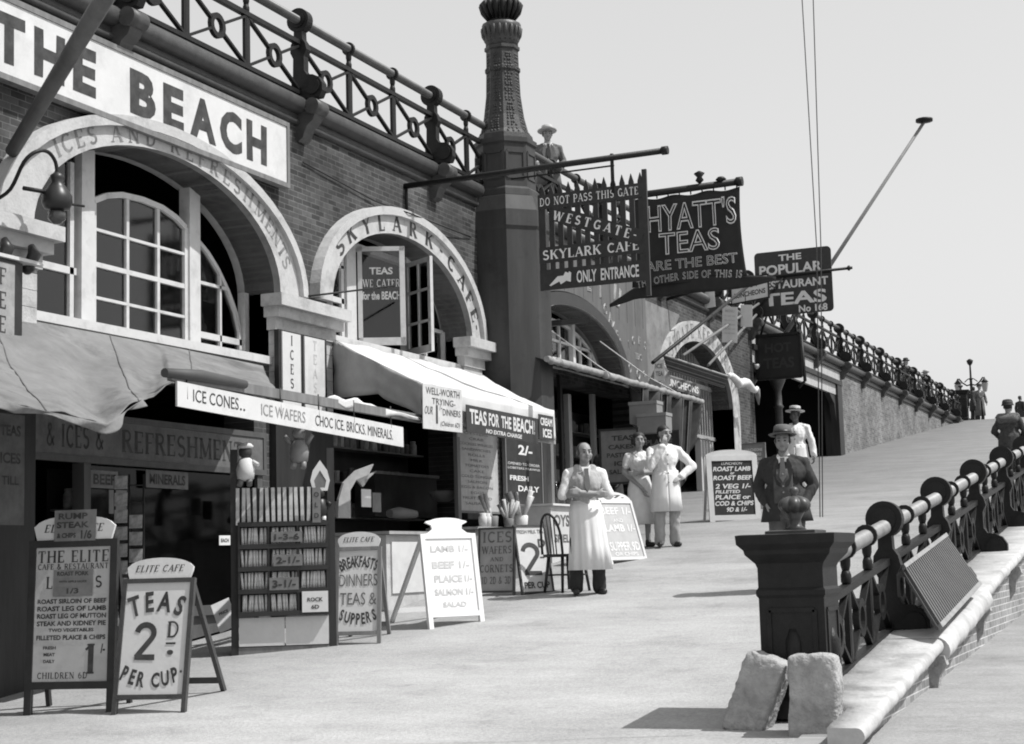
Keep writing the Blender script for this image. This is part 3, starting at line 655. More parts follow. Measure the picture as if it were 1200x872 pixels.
# seat wall: brick face, stone ledge with rolled nosing, brackets
SW = thing('seat_wall', 'low brick wall with pale stone seat ledge outside the black railing', 'wall', (-2.1, 10, 0), world=True)
def lat_off(y): return gz(y)+.15
mb = MB(); ys = [9.6+1.0*i for i in range(52)]
P = [(9.5, .1)]+[(60, gl(60)-.1), (60, lat_off(60)-.12), (9.5, lat_off(9.5)-.12)]
mb.plate(frame((-2.12, 0, 0), (0, 1, 0), (0, 0, 1)), [[(9.6, .15), (30, gl(30)-.2), (60, gl(60)-.2), (60, lat_off(60)-.13), (9.6, lat_off(9.6)-.13)]], -.35, 0); mb.build('brick_face', BRICKS, SW)
def ledge(y0, y1, roll, xi=-2.62):
    mb = MB(); a, c = lat_off(y0), lat_off(y1); cut = xi is None; xi = xi or -2.6; xo = -2.0 if not roll else -2.06; n = 14; P = []
    prof_ = [(xi, -.14), (xi, 0)]+[(xo-.05+.05*sin(t*pi/8), -.055+.055*cos(t*pi/8)) for t in range(9)]+[(xi, -.14)] if not roll else [(-2.62, -.14), (xi, -.004)]+[(xo-.0+.105*sin(t*pi/8), -.09+.105*cos(t*pi/8)) for t in range(9)]+[(xi, -.14)]
    m = 60
    for i in range(m+1):
        f = i/m; y = y0+(y1-y0)*f; z = a+(c-a)*f
        P.append([V((max(x, -2.22-.38*max(0, min(1, (y-10.35)/.3))) if cut else x, 0, 0))+V((.016*noise.noise(V((x*3, y*3, 1)))-.014*abs(noise.noise(V((h*9, y*9, 2)))), y, z+h+.012*noise.noise(V((x*4, y*3, 5)))-.01*abs(noise.noise(V((x*7, y*8, 3)))))) for x, h in prof_])
    mb.grid(P)
    for row, rev in ((P[0], False), (P[-1], True)):
        b = len(mb.v); mb.v += row[:-1]; k = list(range(len(row)-1)); mb.f.append(tuple(b+i for i in (k if rev else k[::-1]))); mb.sm.append(False)
    return mb
yy = [9.72, 12.9]+[12.9+2.8*i for i in range(1, 16)]
for i, (a, c) in enumerate(zip(yy, yy[1:])):
    ledge(a+.006, c-.006, i == 1, -2.62 if i else None).build('ledge_slab', STONEW, SW)
br = MB(); br.plate(frame((0, .06, 0), (1, 0, 0), (0, 0, 1)), [[(.0, -.13), (.12, -.13), (.14, -.2), (.08, -.28), (.06, -.4), (0, -.48)]], 0, .12)
b0 = None
for y in yy[1:]:
    if b0 is None:
        b0 = br.build('bracket', STONE, None); b0.parent = SW; b0.location = (-2.12+2.1, y-10, lat_off(y)-.0)
    else: part('bracket', b0.data, SW, (-.02, y-10, lat_off(y)))
# slatted panel leaning from the mid rail down to the nosing
q0, q1 = onx(1057, 667, -2.4), onx(1110, 630, -2.4)
b0_, b1_ = onx(1100, 737, -2.0), onx(1147, 686, -2.0)
SP = thing('slatted_panel', 'ribbed dark panel leaning on the railing above the stone ledge', 'panel', tuple(b0_), world=True)
dn = (q0-b0_); al = (b1_-b0_); nn = al.cross(dn).normalized()
if nn.x < 0: nn = -nn
mb = MB()
mb.obox(b0_, al, dn, nn*-.02)
for i in range(28):
    f = (i+.5)/28; mb.obox(b0_+al*(f-.0105), al*.021, dn, nn*.03)
mb.build('slats', M('slat_paint', .085, .6, .15, 3, 0, spec=.4), SP)
for o_, h_ in ((b0_+nn*.001-dn*.03, .036), (b0_+dn*.96, .04)): MB().obox(o_, al, dn*.07, nn*h_).build('edge_batten', M('batten_paint', .22, .5, .25, 9, spec=.5), SP)
# two rough stones against the pedestal
def stone(label, loc, sx, sy, sz, rz, tilt, seed):
    bm = bmesh.new(); bmesh.ops.create_cube(bm, size=1); bmesh.ops.subdivide_edges(bm, edges=bm.edges[:], cuts=22, use_grid_fill=True)
    for v in bm.verts:
        p = v.co*2; q = sum(abs(c)**9 for c in p)**(1/9); p = p/q if q > 0 else p; w = V((p.x*sx/2, p.y*sy/2, p.z*sz/2+sz/2)); d = v.co.normalized()
        n1 = noise.noise(w*4+V((seed, 0, 0)))*.022; n2 = abs(noise.noise(w*13+V((seed, 3, 0))))*-.022; n3 = noise.fractal(w*34, 1, 2, 4)*.006
        v.co = w+d*(n1+n2+n3)
    me = bpy.data.meshes.new('stone_block'); bm.to_mesh(me); bm.free(); me.polygons.foreach_set('use_smooth', [True]*len(me.polygons)); me.materials.append(STONE)
    o = bpy.data.objects.new('stone_block', me); COL.objects.link(o); o.location = loc; o.rotation_euler = (tilt[0], tilt[1], rz); return tag(o, label, 'stone')
stone('upright squared stone block in front of the iron pedestal', (-2.405, 10.2, .25), .33, .22, .62, radians(4), (-.03, .0), 3)
stone('pitted stone block leaning over against the iron pedestal', (-2.93, 10.36, .33), .29, .24, .56, radians(-4), (-.06, .38), 11)
# ------------------------------------------------------------------ tall iron lamp column in the wall
LC = thing('lamp_column', 'tall octagonal iron column with ornate foliage base and fluted collar', 'column', (-9.55, 21.9, 0))
r8 = .585/cos(pi/8)
COLM = M('column_paint', .036, .6, .4, 3, .08, True, dirt=.6)
mb = MB(); mb.lathe((0, 0, 1.0), [(r8*1.04, 0), (r8*1.0, .3), (r8, 5.45), (r8*1.04, 5.5), (r8*1.02, 5.75), (r8*.9, 5.98), (r8*.8, 6.0)], 8, False, pi/8); mb.build('shaft', COLM, LC)
mb = MB(); mb.lathe((0, 0, 7.0), [(r8*.82, 0), (r8*.8, .1), (r8*.73, .14), (r8*.73, .8), (r8*.78, .83), (r8*.78, .9)], 8, False, pi/8)
for k in range(8):
    a = pi/4*k; nn = V((cos(a), sin(a), 0)); u = V((-nn.y, nn.x, 0)); rr = r8*.73*cos(pi/8)
    for p, q in (((-.14, .28), (.14, .28)), ((-.14, .68), (.14, .68)), ((-.14, .28), (-.14, .68)), ((.14, .28), (.14, .68))): mb.bar(nn*rr+u*p[0]+V((0, 0, 7+p[1])), nn*rr+u*q[0]+V((0, 0, 7+q[1])), .04, .03, up=nn)
mb.build('pedestal_block', COLM, LC)
mb = MB(); pr = [(.6, 0), (.58, .09), (.5, .16), (.42, .4), (.36, .75), (.345, 1.1), (.37, 1.13), (.37, 1.18), (.34, 1.2), (.335, 1.45), (.37, 1.47), (.37, 1.52)]
mb.lathe((0, 0, 7.9), pr, 8, False, pi/8)
random.seed(3)
for k in range(8):   # raised scrollwork
    a = pi/4*k; nn = V((cos(a), sin(a), 0)); u = V((-nn.y, nn.x, 0))
    for i in range(26):
        z = .12+i*.05+random.uniform(-.015, .015)
        rr = [p for p in pr if p[1] <= z][-1]; r2 = [p for p in pr if p[1] > z][0]; r = rr[0]+(r2[0]-rr[0])*(z-rr[1])/(r2[1]-rr[1]); r *= cos(pi/8)
        for s_ in (-1, 0, 1):
            mb.lathe(nn*(r-.01)+u*(s_*r*.2*random.uniform(.5, 1.2))+V((0, 0, 7.9+z)), [(.006, -.03), (.028, -.012), (.028, .012), (.006, .03)], 5)
mb.v = [V((v.x*.74, v.y*.74, v.z)) for v in mb.v]
mb.build('ornate_base', M('ornate_iron', .03, .5, .4, 12, .3), LC)
mb = MB(); mb.lathe((0, 0, 9.42), [(.33, 0), (.33, .08), (.36, .1), (.37, .2), (.4, .3), (.4, .36), (.25, .4)], 16)
for k in range(20):
    a = 2*pi*k/20; mb.tube([(.3*cos(a), .3*sin(a), 9.5), (.38*cos(a), .38*sin(a), 9.62), (.4*cos(a), .4*sin(a), 9.7), (.36*cos(a), .36*sin(a), 9.74)], [.03, .04, .035, .015], 6)
mb.v = [V((v.x*.76, v.y*.76, v.z)) for v in mb.v]
mb.build('leaf_capital', IRONG, LC)
mb = MB(); mb.lathe((0, 0, 9.8), [(.25, 0), (.24, .05), (.38, .2), (.4, .28), (.3, .38), (.18, .42), (.17, .5), (.2, .55), (.14, .6), (.12, 4)], 24)
for k in range(18):
    a = 2*pi*k/18; mb.tube([(.26*cos(a), .26*sin(a), 9.86), (.39*cos(a), .39*sin(a), 10.0), (.42*cos(a), .42*sin(a), 10.08), (.36*cos(a), .36*sin(a), 10.16)], [.03, .05, .055, .02], 6)
mb.v = [V((v.x*.74, v.y*.74, v.z)) for v in mb.v]
mb.build('fluted_collar', IRON, LC)
# ------------------------------------------------------------------ sign boards on the facade
def sign(name, label, cat, fr, w, h, mat, th=.03, fm=None, fw=.0, group=None):
    """flat board: origin = lower left corner of the face"""
    O, U, Vv = fr; N = U.cross(Vv); t = thing(name, label, cat, tuple(O), group=group, world=True)
    MB().obox(O-N*th, U*w, Vv*h, N*th).build('panel', mat, t)
    if fm:
        mb = MB(); a = fw
        for p, q in (((-a/2, 0), (-a/2, h)), ((w+a/2, 0), (w+a/2, h)), ((-a, -a/2), (w+a, -a/2)), ((-a, h+a/2), (w+a, h+a/2))):
            mb.bar(O+U*p[0]+Vv*p[1]-N*(th/2-.004), O+U*q[0]+Vv*q[1]-N*(th/2-.004), a, th+.02, up=N)
        mb.build('frame', fm, t)
    return t
# THE BEACH
f = frame((FX+.14, 10.2, 6.0), (0, 1, 0), (0, 0, 1))
t = sign('sign_board', 'long white board lettered THE BEACH above the first arch', 'sign', f, 5.53, .68, BOARDW, .08, MWOOD, .055)
mb = MB()
for s_, y, w_ in (('T', 11.0, .42), ('H', 11.55, .43), ('E', 12.06, .34), ('B', 12.98, .43), ('E', 13.5, .36), ('A', 14.03, .49), ('C', 14.57, .43), ('H', 15.09, .42)): put(mb, f, sans(s_, .05), y-10.2, .335, w_, .465)
mb.build('lettering', INK, t)
# ICE CONES board
P, Q = onx(208, 476, -7.95), onx(473, 524, -7.95); f = frame(P, Q-P, (0, 0, 1)); w = (Q-P).length
t = sign('sign_board', 'long narrow white board listing ice cones and wafers hung under the tan awning', 'sign', f, w, .215, BOARDW, .02)
lines('lettering', f, w, .215, [('ICE CONES', .14, .55, .17, .5, 'l'), ('.. ', .24, .35, .02, .1, 'l'), ('CHOC ICE. BRICKS. MINERALS.', .745, .5, .39, .48, 'l')], INK, t)
lines('worn_lettering', f, w, .215, [('ICE WAFERS', .41, .52, .19, .5, 'l')], M('worn_ink', .22, .7, .5, 30), t)
# pier signs
t = thing('pier_board', 'black backing board with two vertical white strips reading ICES and TEAS on the pier', 'sign', (FX+.15, 15.5, 3.3), world=True)
MB().box((FX+.1, 15.48, 3.3), (FX+.16, 16.56, 4.24)).build('backing', BLACK, t)
for y0, w_, tx, m_ in ((15.53, .4, 'ICES', INK), (16.02, .46, 'TEAS', FAINT)):
    f = frame((FX+.18, y0, 3.32), (0, 1, 0), (0, 0, 1)); p = MB().obox(f[0]-V((.018, 0, 0)), (0, w_, 0), (0, 0, .9), (.018, 0, 0)).build('strip', BOARDW, t)
    lines('lettering', f, w_, .9, [(c, .5, .9-.185*i, .45, .13, 's') for i, c in enumerate(tx)], m_, p)
t = thing('pier_board', 'vertical grey strip with large letters on the pier at the left edge', 'sign', (FX+.15, 10.4, 3.1), world=True)
MB().box((FX+.13, 10.3, 3.3), (FX+.3, 11.02, 4.26)).build('backing', BLACK, t)
f = frame((FX+.31, 10.45, 3.35), (0, 1, 0), (0, 0, 1)); p = MB().obox(f[0]-V((.01, 0, 0)), (0, .46, 0), (0, 0, .88), (.01, 0, 0)).build('strip', M('aged_strip', .28, .8, .2, 7, dirt=.4), t)
lines('lettering', f, .46, .88, [(c, .66, .86-.24*i, .3, .17, 's') for i, c in enumerate('FEE')], INK, p)
t = thing('scroll_bracket', 'black carved brackets under the cap of the pier at the left edge', 'bracket', (FX+.1, 10.9, 4.3), world=True)
mb = MB()
for y in (10.5, 10.85, 11.2): mb.tube([(FX+.1, y, 4.3), (FX+.22, y, 4.28), (FX+.28, y, 4.38), (FX+.24, y, 4.46)], [.05, .06, .06, .03], 8); mb.lathe((FX+.2, y, 4.2), [(.02, 0), (.06, .03), (.07, .08), (.04, .12)], 8)
mb.build('scroll', BLACK, t)
MB().box((FX+.1, 10.3, 4.27), (FX+.34, 11.25, 4.3)).build('ledge', WHITE, t)
# shop fascia
f = frame((FX+.05, 11.2, 2.62), (0, 1, 0), (0, 0, 1))
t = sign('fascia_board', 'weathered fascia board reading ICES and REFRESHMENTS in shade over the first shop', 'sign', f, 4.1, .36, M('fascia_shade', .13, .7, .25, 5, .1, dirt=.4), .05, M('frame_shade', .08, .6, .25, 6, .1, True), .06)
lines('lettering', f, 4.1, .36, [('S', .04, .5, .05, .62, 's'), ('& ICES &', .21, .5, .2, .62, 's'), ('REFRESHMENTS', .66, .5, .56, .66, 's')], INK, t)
# first shop front: posts, stall riser, glazing, papers in the window
SF = thing('shop_front', 'dark timber shop front with glazed window under the tan awning', 'shop front', (FX, 13, .6), world=True)
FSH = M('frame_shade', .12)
mb = MB()
for y in (11.28, 12.2, 15.2): mb.box((FX-.1, y, gz(y)-.1), (FX+.04, y+.1, 2.56))
mb.box((FX-.1, 12.3, 1.05), (FX+.06, 15.2, 1.15)); mb.box((FX-.06, 12.3, .4), (FX, 15.2, 1.05))
mb.build('frame', FSH, SF)
MB().plate(frame((FX-.05, 0, 0), (0, 1, 0), (0, 0, 1)), [[(12.3, 1.15), (15.2, 1.15), (15.2, 2.56), (12.3, 2.56)]], -.004, .0).build('pane', SHOPGLASS, SF)
def card(label, cat, p, u, v, w, h, mat, L=None, m2=None, name='notice', th=.006, group=None):
    f = frame(p, u, v); t = thing(name, label, cat, tuple(f[0]), world=True, group=group); N = f[1].cross(f[2])
    MB().obox(f[0]-N*th, f[1]*w, f[2]*h, N*th).build('sheet', mat, t)
    if L: lines('lettering', f, w, h, L, m2 or INK, t)
    return t
Y_, Z_ = V((0, 1, 0)), V((0, 0, 1))
card('small grey paper reading BEEF in the first shop window', 'notice', (FX+.01, 12.33, 2.33), Y_, Z_, .42, .17, PAPERG, [('BEEF', .5, .5, .8, .6)])
card('grey paper reading MINERALS in the first shop window', 'notice', (FX+.01, 13.2, 2.36), Y_, Z_, .72, .18, PAPERG, [('MINERALS', .5, .5, .85, .6)])
card('plain grey card standing behind the postcards', 'card', onx(128, 602, -9.3), Y_, Z_, .26, .22, PAPERG)
card('tilted pale price card leaning at the foot of the rock stand', 'card', ong(258, 742, .12), V((.5, .55, .3)), V((-.3, 0, .75)), .2, .3, PAPER, [('PRICE', .5, .6, .5, .1)])
card('small white tag pinned beside the rock stand', 'tag', onx(257, 639, -8.5), V((.3, .95, 0)), Z_, .13, .09, PAPER, [('EACH', .5, .5, .7, .4)])
card('dim poster pinned on the wall at the left edge', 'poster', onx(-6, 615, -9.4), Y_, Z_, .36, .95, M('dim_paper', .1, .8, .3, 6), [('TEAS', .5, .85, .7, .1), ('ICES', .5, .6, .7, .1), ('TILL', .5, .4, .6, .08)])
# ------------------------------------------------------------------ awnings
def cloth(fn, nu, nv, name, mat, parent, th=.012):
    P = [[V(fn(i/nu, j/nv)) for i in range(nu+1)] for j in range(nv+1)]
    return MB().grid(P).build(name, mat, parent, solid=th)
def lerp(a, b, t): return a+(b-a)*t
def poly(pts, s):
    s = max(0, min(1, s))*(len(pts)-1); i = min(int(s), len(pts)-2); return V(pts[i]).lerp(V(pts[i+1]), s-i)
AW = thing('awning', 'tan patched canvas awning sagging over the first shop', 'awning', (FX+.9, 12.5, 3.3), world=True)
back = [(FX+.06, 9.2, 3.72), (FX+.06, 10.6, 3.78), (FX+.06, 11.5, 3.82), (FX+.06, 12.7, 3.82), (FX+.06, 13.7, 3.82), (FX+.06, 14.6, 3.81), (FX+.06, 15.3, 3.8)]
front = [(-8.05, 8.2, 2.85), (-8.0, 9.2, 2.74), (-7.95, 10.2, 2.66), (-7.98, 10.7, 2.9), (-7.98, 11.3, 3.13), (-7.98, 12.0, 3.15), (-7.98, 12.85, 3.15)]
def aw1(s, t):
    p = poly(back, s).lerp(poly(front, s), t); k = 1 if s < .62 else .5; e = min(1, 5*t)
    sag = -.1*k*sin(pi*t)
    fold = k*t*(.03*sin(s*41+2.5*t)*(1-.5*t)+.05*abs(sin(s*15+t*1.2)))+.035*noise.noise(V((s*13, t*4, 2)))
    crease = -.034*k*abs(noise.noise(V((s*16-t*6, t*4+s*4, 7))))+.004*noise.noise(V((s*60, t*30, 3)))
    return p+V((.3*fold*e, 0, sag+(fold+crease)*e))
cloth(aw1, 150, 54, 'canvas', CANVAS, AW, .006)
cloth(lambda s, t: poly(front[:4], s)+V((.01+.05*sin(s*26+t)*t, 0, -(.02+.06*abs(sin(s*7))+.03*noise.noise(V((s*9, 0, 4))))*t+.02)), 70, 6, 'hem', CANVAS, AW, .006)
mb = MB()
for s_ in (.22, .48, .7): mb.tube([V(aw1(s_, i/24))+V((0, 0, .006)) for i in range(25)], .007, 5)
mb.build('seam', M('seam_dark', .1), AW)
MB().bar((-7.99, 11.1, 3.16), (-7.98, 15.75, 3.12), .05, .09).build('front_bar', MWOOD, AW)
MB().tube([(-7.97, 11.0, 3.17), (-7.96, 11.5, 3.19), (-7.96, 12.2, 3.18)], [.04, .055, .04], 10).build('rolled_canvas', M('roll_dark', .06), AW)
mb = MB()
for y in (11.3, 12.8, 13.5, 14.2, 15.0): mb.tube([(-7.96, y, 3.2), (-7.955, y, 2.97)], .008, 5)
mb.build('hanging_cord', DWOOD, AW)

A2 = thing('awning', 'bright white canvas awning with grey side curtain over the second shop', 'awning', (FX+.9, 18, 3.6), world=True)
def aw2(s, t):
    b = V((FX+.1, lerp(16.85, 21.2, s), lerp(4.28, 4.26, s))); f_ = V((-7.92, lerp(15.72, 19.55, s), 3.5))
    w = .03*noise.noise(V((s*8, t*4, 4)))+.012*noise.noise(V((s*22, t*9, 1))); return b.lerp(f_, t)+V((0, 0, -.05*sin(pi*t)+w))
cloth(aw2, 40, 16, 'canvas', CANVASW, A2)
cloth(lambda s, t: V((-7.92+.015*sin(s*40)*t, lerp(15.72, 19.55, s), 3.5-.4*t)), 60, 6, 'valance', CANVASW, A2, .008)
def side(s, t):
    a = poly([(FX+.12, 16.8, 4.26), (-7.93, 15.72, 3.5)], s); z0 = poly([(0, 0, 3.55), (0, 0, 3.5), (0, 0, 3.13)], s).z
    return (a.x+.03*sin(s*17)*t, a.y+.04*noise.noise(V((s*5, t*3, 0))), lerp(a.z, z0, t))
cloth(side, 20, 8, 'side_curtain', M('side_canvas', .34, .9, .12, 4, .1), A2)
MB().bar((-7.95, 15.7, 3.1), (-7.95, 19.6, 3.08), .04, .05).build('front_bar', LWOOD, A2)
cloth(lambda s, t: poly([(-7.99, 13.7, 3.15), (-7.96, 14.5, 3.1), (-7.95, 15.7, 3.1)], s)+V((.02*sin(s*9), 0, .1*t*sin(pi*min(1, s+.1))+.05*noise.noise(V((s*7, t, 0))))), 24, 4, 'gathered_edge', CANVASW, A2)
# signs on the white awning
P = onx(496, 502, -7.87); f = frame(P, (0, 1, .015), (.0, .02, 1))
t = sign('poster', 'white poster reading WELL-WORTH TRYING on the corner of the white awning', 'poster', f, 1.0, .5, M('poster_paper', .5, .8, .08, 8, dirt=.2), .008)
lines('lettering', f, 1.0, .5, [('WELL-WORTH', .5, .86, .86, .16, 'l'), ('TRYING-', .52, .64, .6, .14, 'l'), ('OUR', .14, .42, .2, .18, 'il'), ('1', .34, .35, .08, .42), ("/-", .44, .52, .07, .14, 'l'), ('DINNERS', .72, .42, .46, .15, 'l'), ('(Children 6D)', .68, .14, .5, .14, 'il')], INK, t)
P = onx(547, 506, -7.87); f = frame(P, (0, 1, -.006), (0, 0, 1))
t = sign('banner', 'black strip banner reading TEAS FOR THE BEACH along the white awning', 'sign', f, 2.15, .32, BLACK, .008)
lines('lettering', f, 2.15, .32, [('TEAS', .15, .6, .22, .55), ('FOR', .36, .6, .14, .5), ('THE', .53, .6, .14, .46), ('BEACH!', .79, .6, .32, .56), ('NO EXTRA CHARGE', .5, .15, .5, .16, 'i')], BOARDW, t)
P = onx(632, 514, -7.868); f = frame(P, (0, 1, 0), (0, 0, 1))
t = sign('banner', 'small grey-black notice reading CREAM ICES at the end of the white awning', 'sign', f, .5, .32, BLACK, .008)
lines('lettering', f, .5, .32, [('CREAM', .5, .72, .8, .32), ('ICES', .55, .26, .6, .36)], PAPER, t)
A3 = thing('awning', 'low dark awning with pale rolled canvas edge over the third shop', 'awning', (FX+.8, 25, 4.4), world=True)
cloth(lambda s, t: (lerp(FX+.06, -8.75, t), lerp(21.6, 28.9, s), lerp(4.78, 4.42, t)+.02*noise.noise(V((s*12, t*3, 0)))), 30, 6, 'canvas', CANVASD, A3)
pts = [(-8.72+.02*noise.noise(V((i*.9, 0, 0))), lerp(21.3, 29.0, i/80), 4.44+.03*noise.noise(V((i*.4, 3, 0)))+.02*noise.noise(V((i*1.7, 8, 0)))) for i in range(81)]
MB().tube(pts, [.045+.025*noise.noise(V((i*1.1, 9, 0)))+.004*(i%3) for i in range(81)], 10).build('rolled_edge', M('roll_canvas', .26, .9, .2, 4, .3, dirt=.3), A3)
t = thing('curtain', 'dark striped canvas curtain hanging below the end of the third awning', 'curtain', (-8.75, 28, 3), world=True)
m = M('striped_canvas', .035, .9, .5, 3.2)
def cur(s, t_):
    y = lerp(25.6, 29.0, s); return (lerp(-8.75, -8.9, t_)+.06*sin(s*34), y, lerp(4.4, gz(y)+.35+.5*max(0, s-.7)/.3*2, t_))
cloth(cur, 70, 10, 'sheet', m, t)
mb = MB()
for i in range(9): mb.bar(V(cur(i/8, 0))+V((.03, 0, 0)), V(cur(i/8, .96))+V((.03, 0, 0)), .04, .004, up=(1, 0, 0))
mb.build('pale_stripe', M('stripe_grey', .1, .9, .2, 5), t)
A4 = thing('awning', 'small striped awning hooked over the white fourth arch', 'awning', (FX+.4, 32, 5.2), world=True)
wa, wb, fa, fb = onx(785, 433, FX+.1), onx(846, 453, FX+.1), onx(777, 416, -9.3), onx(853, 441, -9.3)
def aw4(s, t): return wa.lerp(wb, s).lerp(fa.lerp(fb, s), t)+V((0, 0, -.1*sin(pi*t)))
cloth(aw4, 24, 10, 'canvas', M('striped_awning', .05, .9, .3, 3), A4)
mb = MB()
for i in range(5):
    f_ = .12+i*.19; mb.bar(aw4(0, f_)-V((0, 0, .012)), aw4(1, f_)-V((0, 0, .012)), .03, .006)
mb.build('stripe', M('stripe_pale', .2), A4)
MB().tube([aw4(0, 1), aw4(1, 1)], .02, 6).build('front_pole', LWOOD, A4); MB().tube([aw4(0, 0), aw4(1, 0)], .025, 6).build('wall_batten', LWOOD, A4)
fe = onx(887, 456, -9.25)
pts = [fb.lerp(fe, i/14)+V((0, 0, .05*sin(i*.9)+.05*noise.noise(V((i*.9, 0, 3))))) for i in range(15)]
MB().tube(pts, [.05+.05*sin(pi*i/14)+.03*noise.noise(V((i, 5, 0))) for i in range(15)], 8).build('rolled_edge', CURT, A4)
MB().tube([fe, fe+V((0, .05, -.15)), fe+V((0, .1, -.35))], [.07, .06, .015], 8).build('tied_end', CANVAS, A4)
card('pale lettered side board at the end of the striped awning', 'sign', onx(767, 447, FX+.1), V((1, .3, 0)), Z_, .2, .42, PAPER, [('ICE', .5, .7, .7, .22), ('TEA', .5, .35, .7, .22)], INKG, 'side_board')
card('row of dim lettering over the fourth doorway', 'sign', (-10.1, 30.9, 5.0), Y_, Z_, 2.6, .26, M('dim_board', .1), [('LUNCHEONS', .5, .5, .9, .6)], PAPER, 'door_sign')
# ------------------------------------------------------------------ hanging signs
yw = 19.0; zb = 6.66
t = thing('gate_sign', 'black picket gate sign reading DO NOT PASS THIS GATE hung from a pole', 'sign', (-7.1, yw, 5.8), world=True)
mb = MB(); mb.tube([(FX-.02, yw, 6.66), (-6.06, yw, 6.67)], .04, 10); mb.tube([(-6.1, yw, 6.67), (-6.02, yw, 6.67)], .055, 10); mb.tube([(-8.2, yw-.01, 6.56), (-6.75, yw-.01, 6.56)], .012, 6); mb.tube([(-6.78, yw, 6.72), (-6.78, yw, 6.2)], .025, 8)
mb.tube([(FX+.03, yw, 6.66), (FX+.03, yw, 6.3)], .02, 6)
mb.build('pole', IRON, t)
X0, X1, ZB = -7.8, -6.38, 5.02
mb = MB(); n = 12
for i in range(n):
    x = X0+.03+(X1-X0-.06)*i/(n-1); mb.plate(frame((0, yw+.02, 0), (1, 0, 0), (0, 0, 1)), [[(x-.035, ZB+.2), (x+.035, ZB+.2), (x+.035, 6.32), (x, 6.43), (x-.035, 6.32)]], 0, .025)
mb.build('picket', BLACK, t)
MB().box((X1, yw-.02, ZB-.2), (X1+.06, yw+.02, 6.46)).build('stile', BLACK, t); MB().box((X0-.03, yw-.0, ZB), (X0+.02, yw+.02, 6.3)).build('stile', BLACK, t)
f = frame((X0, yw-.012, ZB), (1, 0, 0), (0, 0, 1)); w_ = X1-X0
for nm, z0, h in (('top_rail', 1.08, .19), ('name_rail', .36, .21), ('bottom_board', .0, .27)): MB().obox(f[0]+V((-.03, 0, z0)), (w_+.06, 0, 0), (0, .02, 0), (0, 0, h)).build(nm, BLACK, t)
q = V((.16, 0, 1.08)), V((w_-.02, 0, .55)); mb = MB(); mb.bar(f[0]+q[0]+V((0, .005, -.06)), f[0]+q[1]+V((0, .005, .0)), .2, .018, up=(0, 1, 0)); mb.build('brace', BLACK, t)
mb = MB(); put(mb, f, serif('DO NOT PASS THIS GATE', .9), w_*.48, 1.175, w_*.96, .115); put(mb, f, serif('SKYLARK CAFE', 1.1), w_*.48, .465, w_*.93, .135)
put(mb, f, sans('ONLY  ENTRANCE', .02), w_*.64, .135, w_*.6, .16)
a0 = V((.2, 1.0)); a1 = V((w_-.1, .6)); ang = atan2(a1.y-a0.y, a1.x-a0.x)
text_arc(mb, f, 'WESTGATE-', lambda s: (lerp(.16, w_-.08, s), lerp(.99, .58, s)+.02*sin(pi*s), ang), .125, wk=1.25, eps=.006)
mb.build('lettering', CHALK, t)
mb = MB(); mb.plate(f, [[(.1, .06), (.12, .05), (.24, .1), (.26, .06), (.32, .09), (.36, .12), (.37, .2), (.33, .22), (.3, .17), (.22, .17)]], .001, .004); mb.plate(f, [[(.34, .1), (.4, .08), (.41, .2), (.38, .22)]], .002, .006); mb.build('pointing_hand', PAPER, t)
# canvas banner
yh = 24.0
t = thing('hanging_banner', 'black canvas banner with outlined letters TEAS ARE THE BEST behind the gate sign', 'banner', (-7.2, yh, 6.5), world=True)
MB().tube([(FX, yh, 7.33), (-6.42, yh, 7.37)], .055, 10).tube([(-6.5, yh, 7.37), (-6.4, yh, 7.37)], .075, 10).lathe((-7.1, yh, 7.42), [(.02, 0), (.07, .05), (.04, .1), (.09, .16), (.02, .2)], 8).lathe((-6.75, yh, 7.4), [(.04, 0), (.09, .04), (.05, .08)], 8).build('pole', IRON, t)
BX0, BX1 = -8.25, -6.45
def bnx(s, z): k = (7.3-z)/1.6; return lerp(BX0, BX1, s)+(.0 if s < .5 else 1)*0+(.05*sin(k*pi)*-1 if s > .9 else 0)+.06*k*k*(s-.5)
def ban(s, t_):
    z = 7.27-1.42*t_; x = lerp(BX0-.05*t_, BX1+.06*t_*t_-.03*sin(pi*t_), s); return (x, yh+.05*sin(s*7+t_*3)*t_, z+(.02*sin(s*20) if t_ < .02 else 0))
cloth(ban, 30, 16, 'canvas', M('banner_canvas', .02, .8, .3, 3, .1), t, .006)
def tail(s, t_):
    a = poly([(BX0-.45, yh, 5.62), (BX0, yh, 5.86), (-7.35, yh, 5.93), (BX1+.05, yh, 5.87), (BX1+.5, yh, 5.8)], s); return (a.x, yh+.02, a.z-(.05+.2*sin(pi*s))*t_*1.0)
cloth(tail, 30, 4, 'hanging_edge', M('banner_canvas', .02), t, .02)
f = frame((BX0, yh-.065, 5.85), (1, 0, 0), (0, 0, 1)); w_ = BX1-BX0; mb = MB()
for s_, cx, cy, w, h, o in (("HYATT'S", .56, 1.07, .82, .46, .008), ('TEAS', .53, .64, .56, .36, .008), ('ARE THE BEST', .54, .3, .84, .16, .006)): put(mb, f, sans(s_, 0, o/.4), cx*w_, cy, w*w_, h, 0)
text_arc(mb, f, 'THE OTHER SIDE OF THIS IS', lambda s: (lerp(.05, w_*1.0, s), .03+.07*sin(pi*s), .3*(.5-s)), .12, fn=lambda c, k: sans(c, 0, .016), eps=0)
mb.build('outlined_lettering', PAPER, t)
mb = MB()
for i in range(10): x = lerp(BX0+.05, BX1-.05, i/9); mb.tube([(x, yh, 7.26), (x, yh, 7.34)], .012, 5)
mb.build('eyelet_cord', IRON, t)
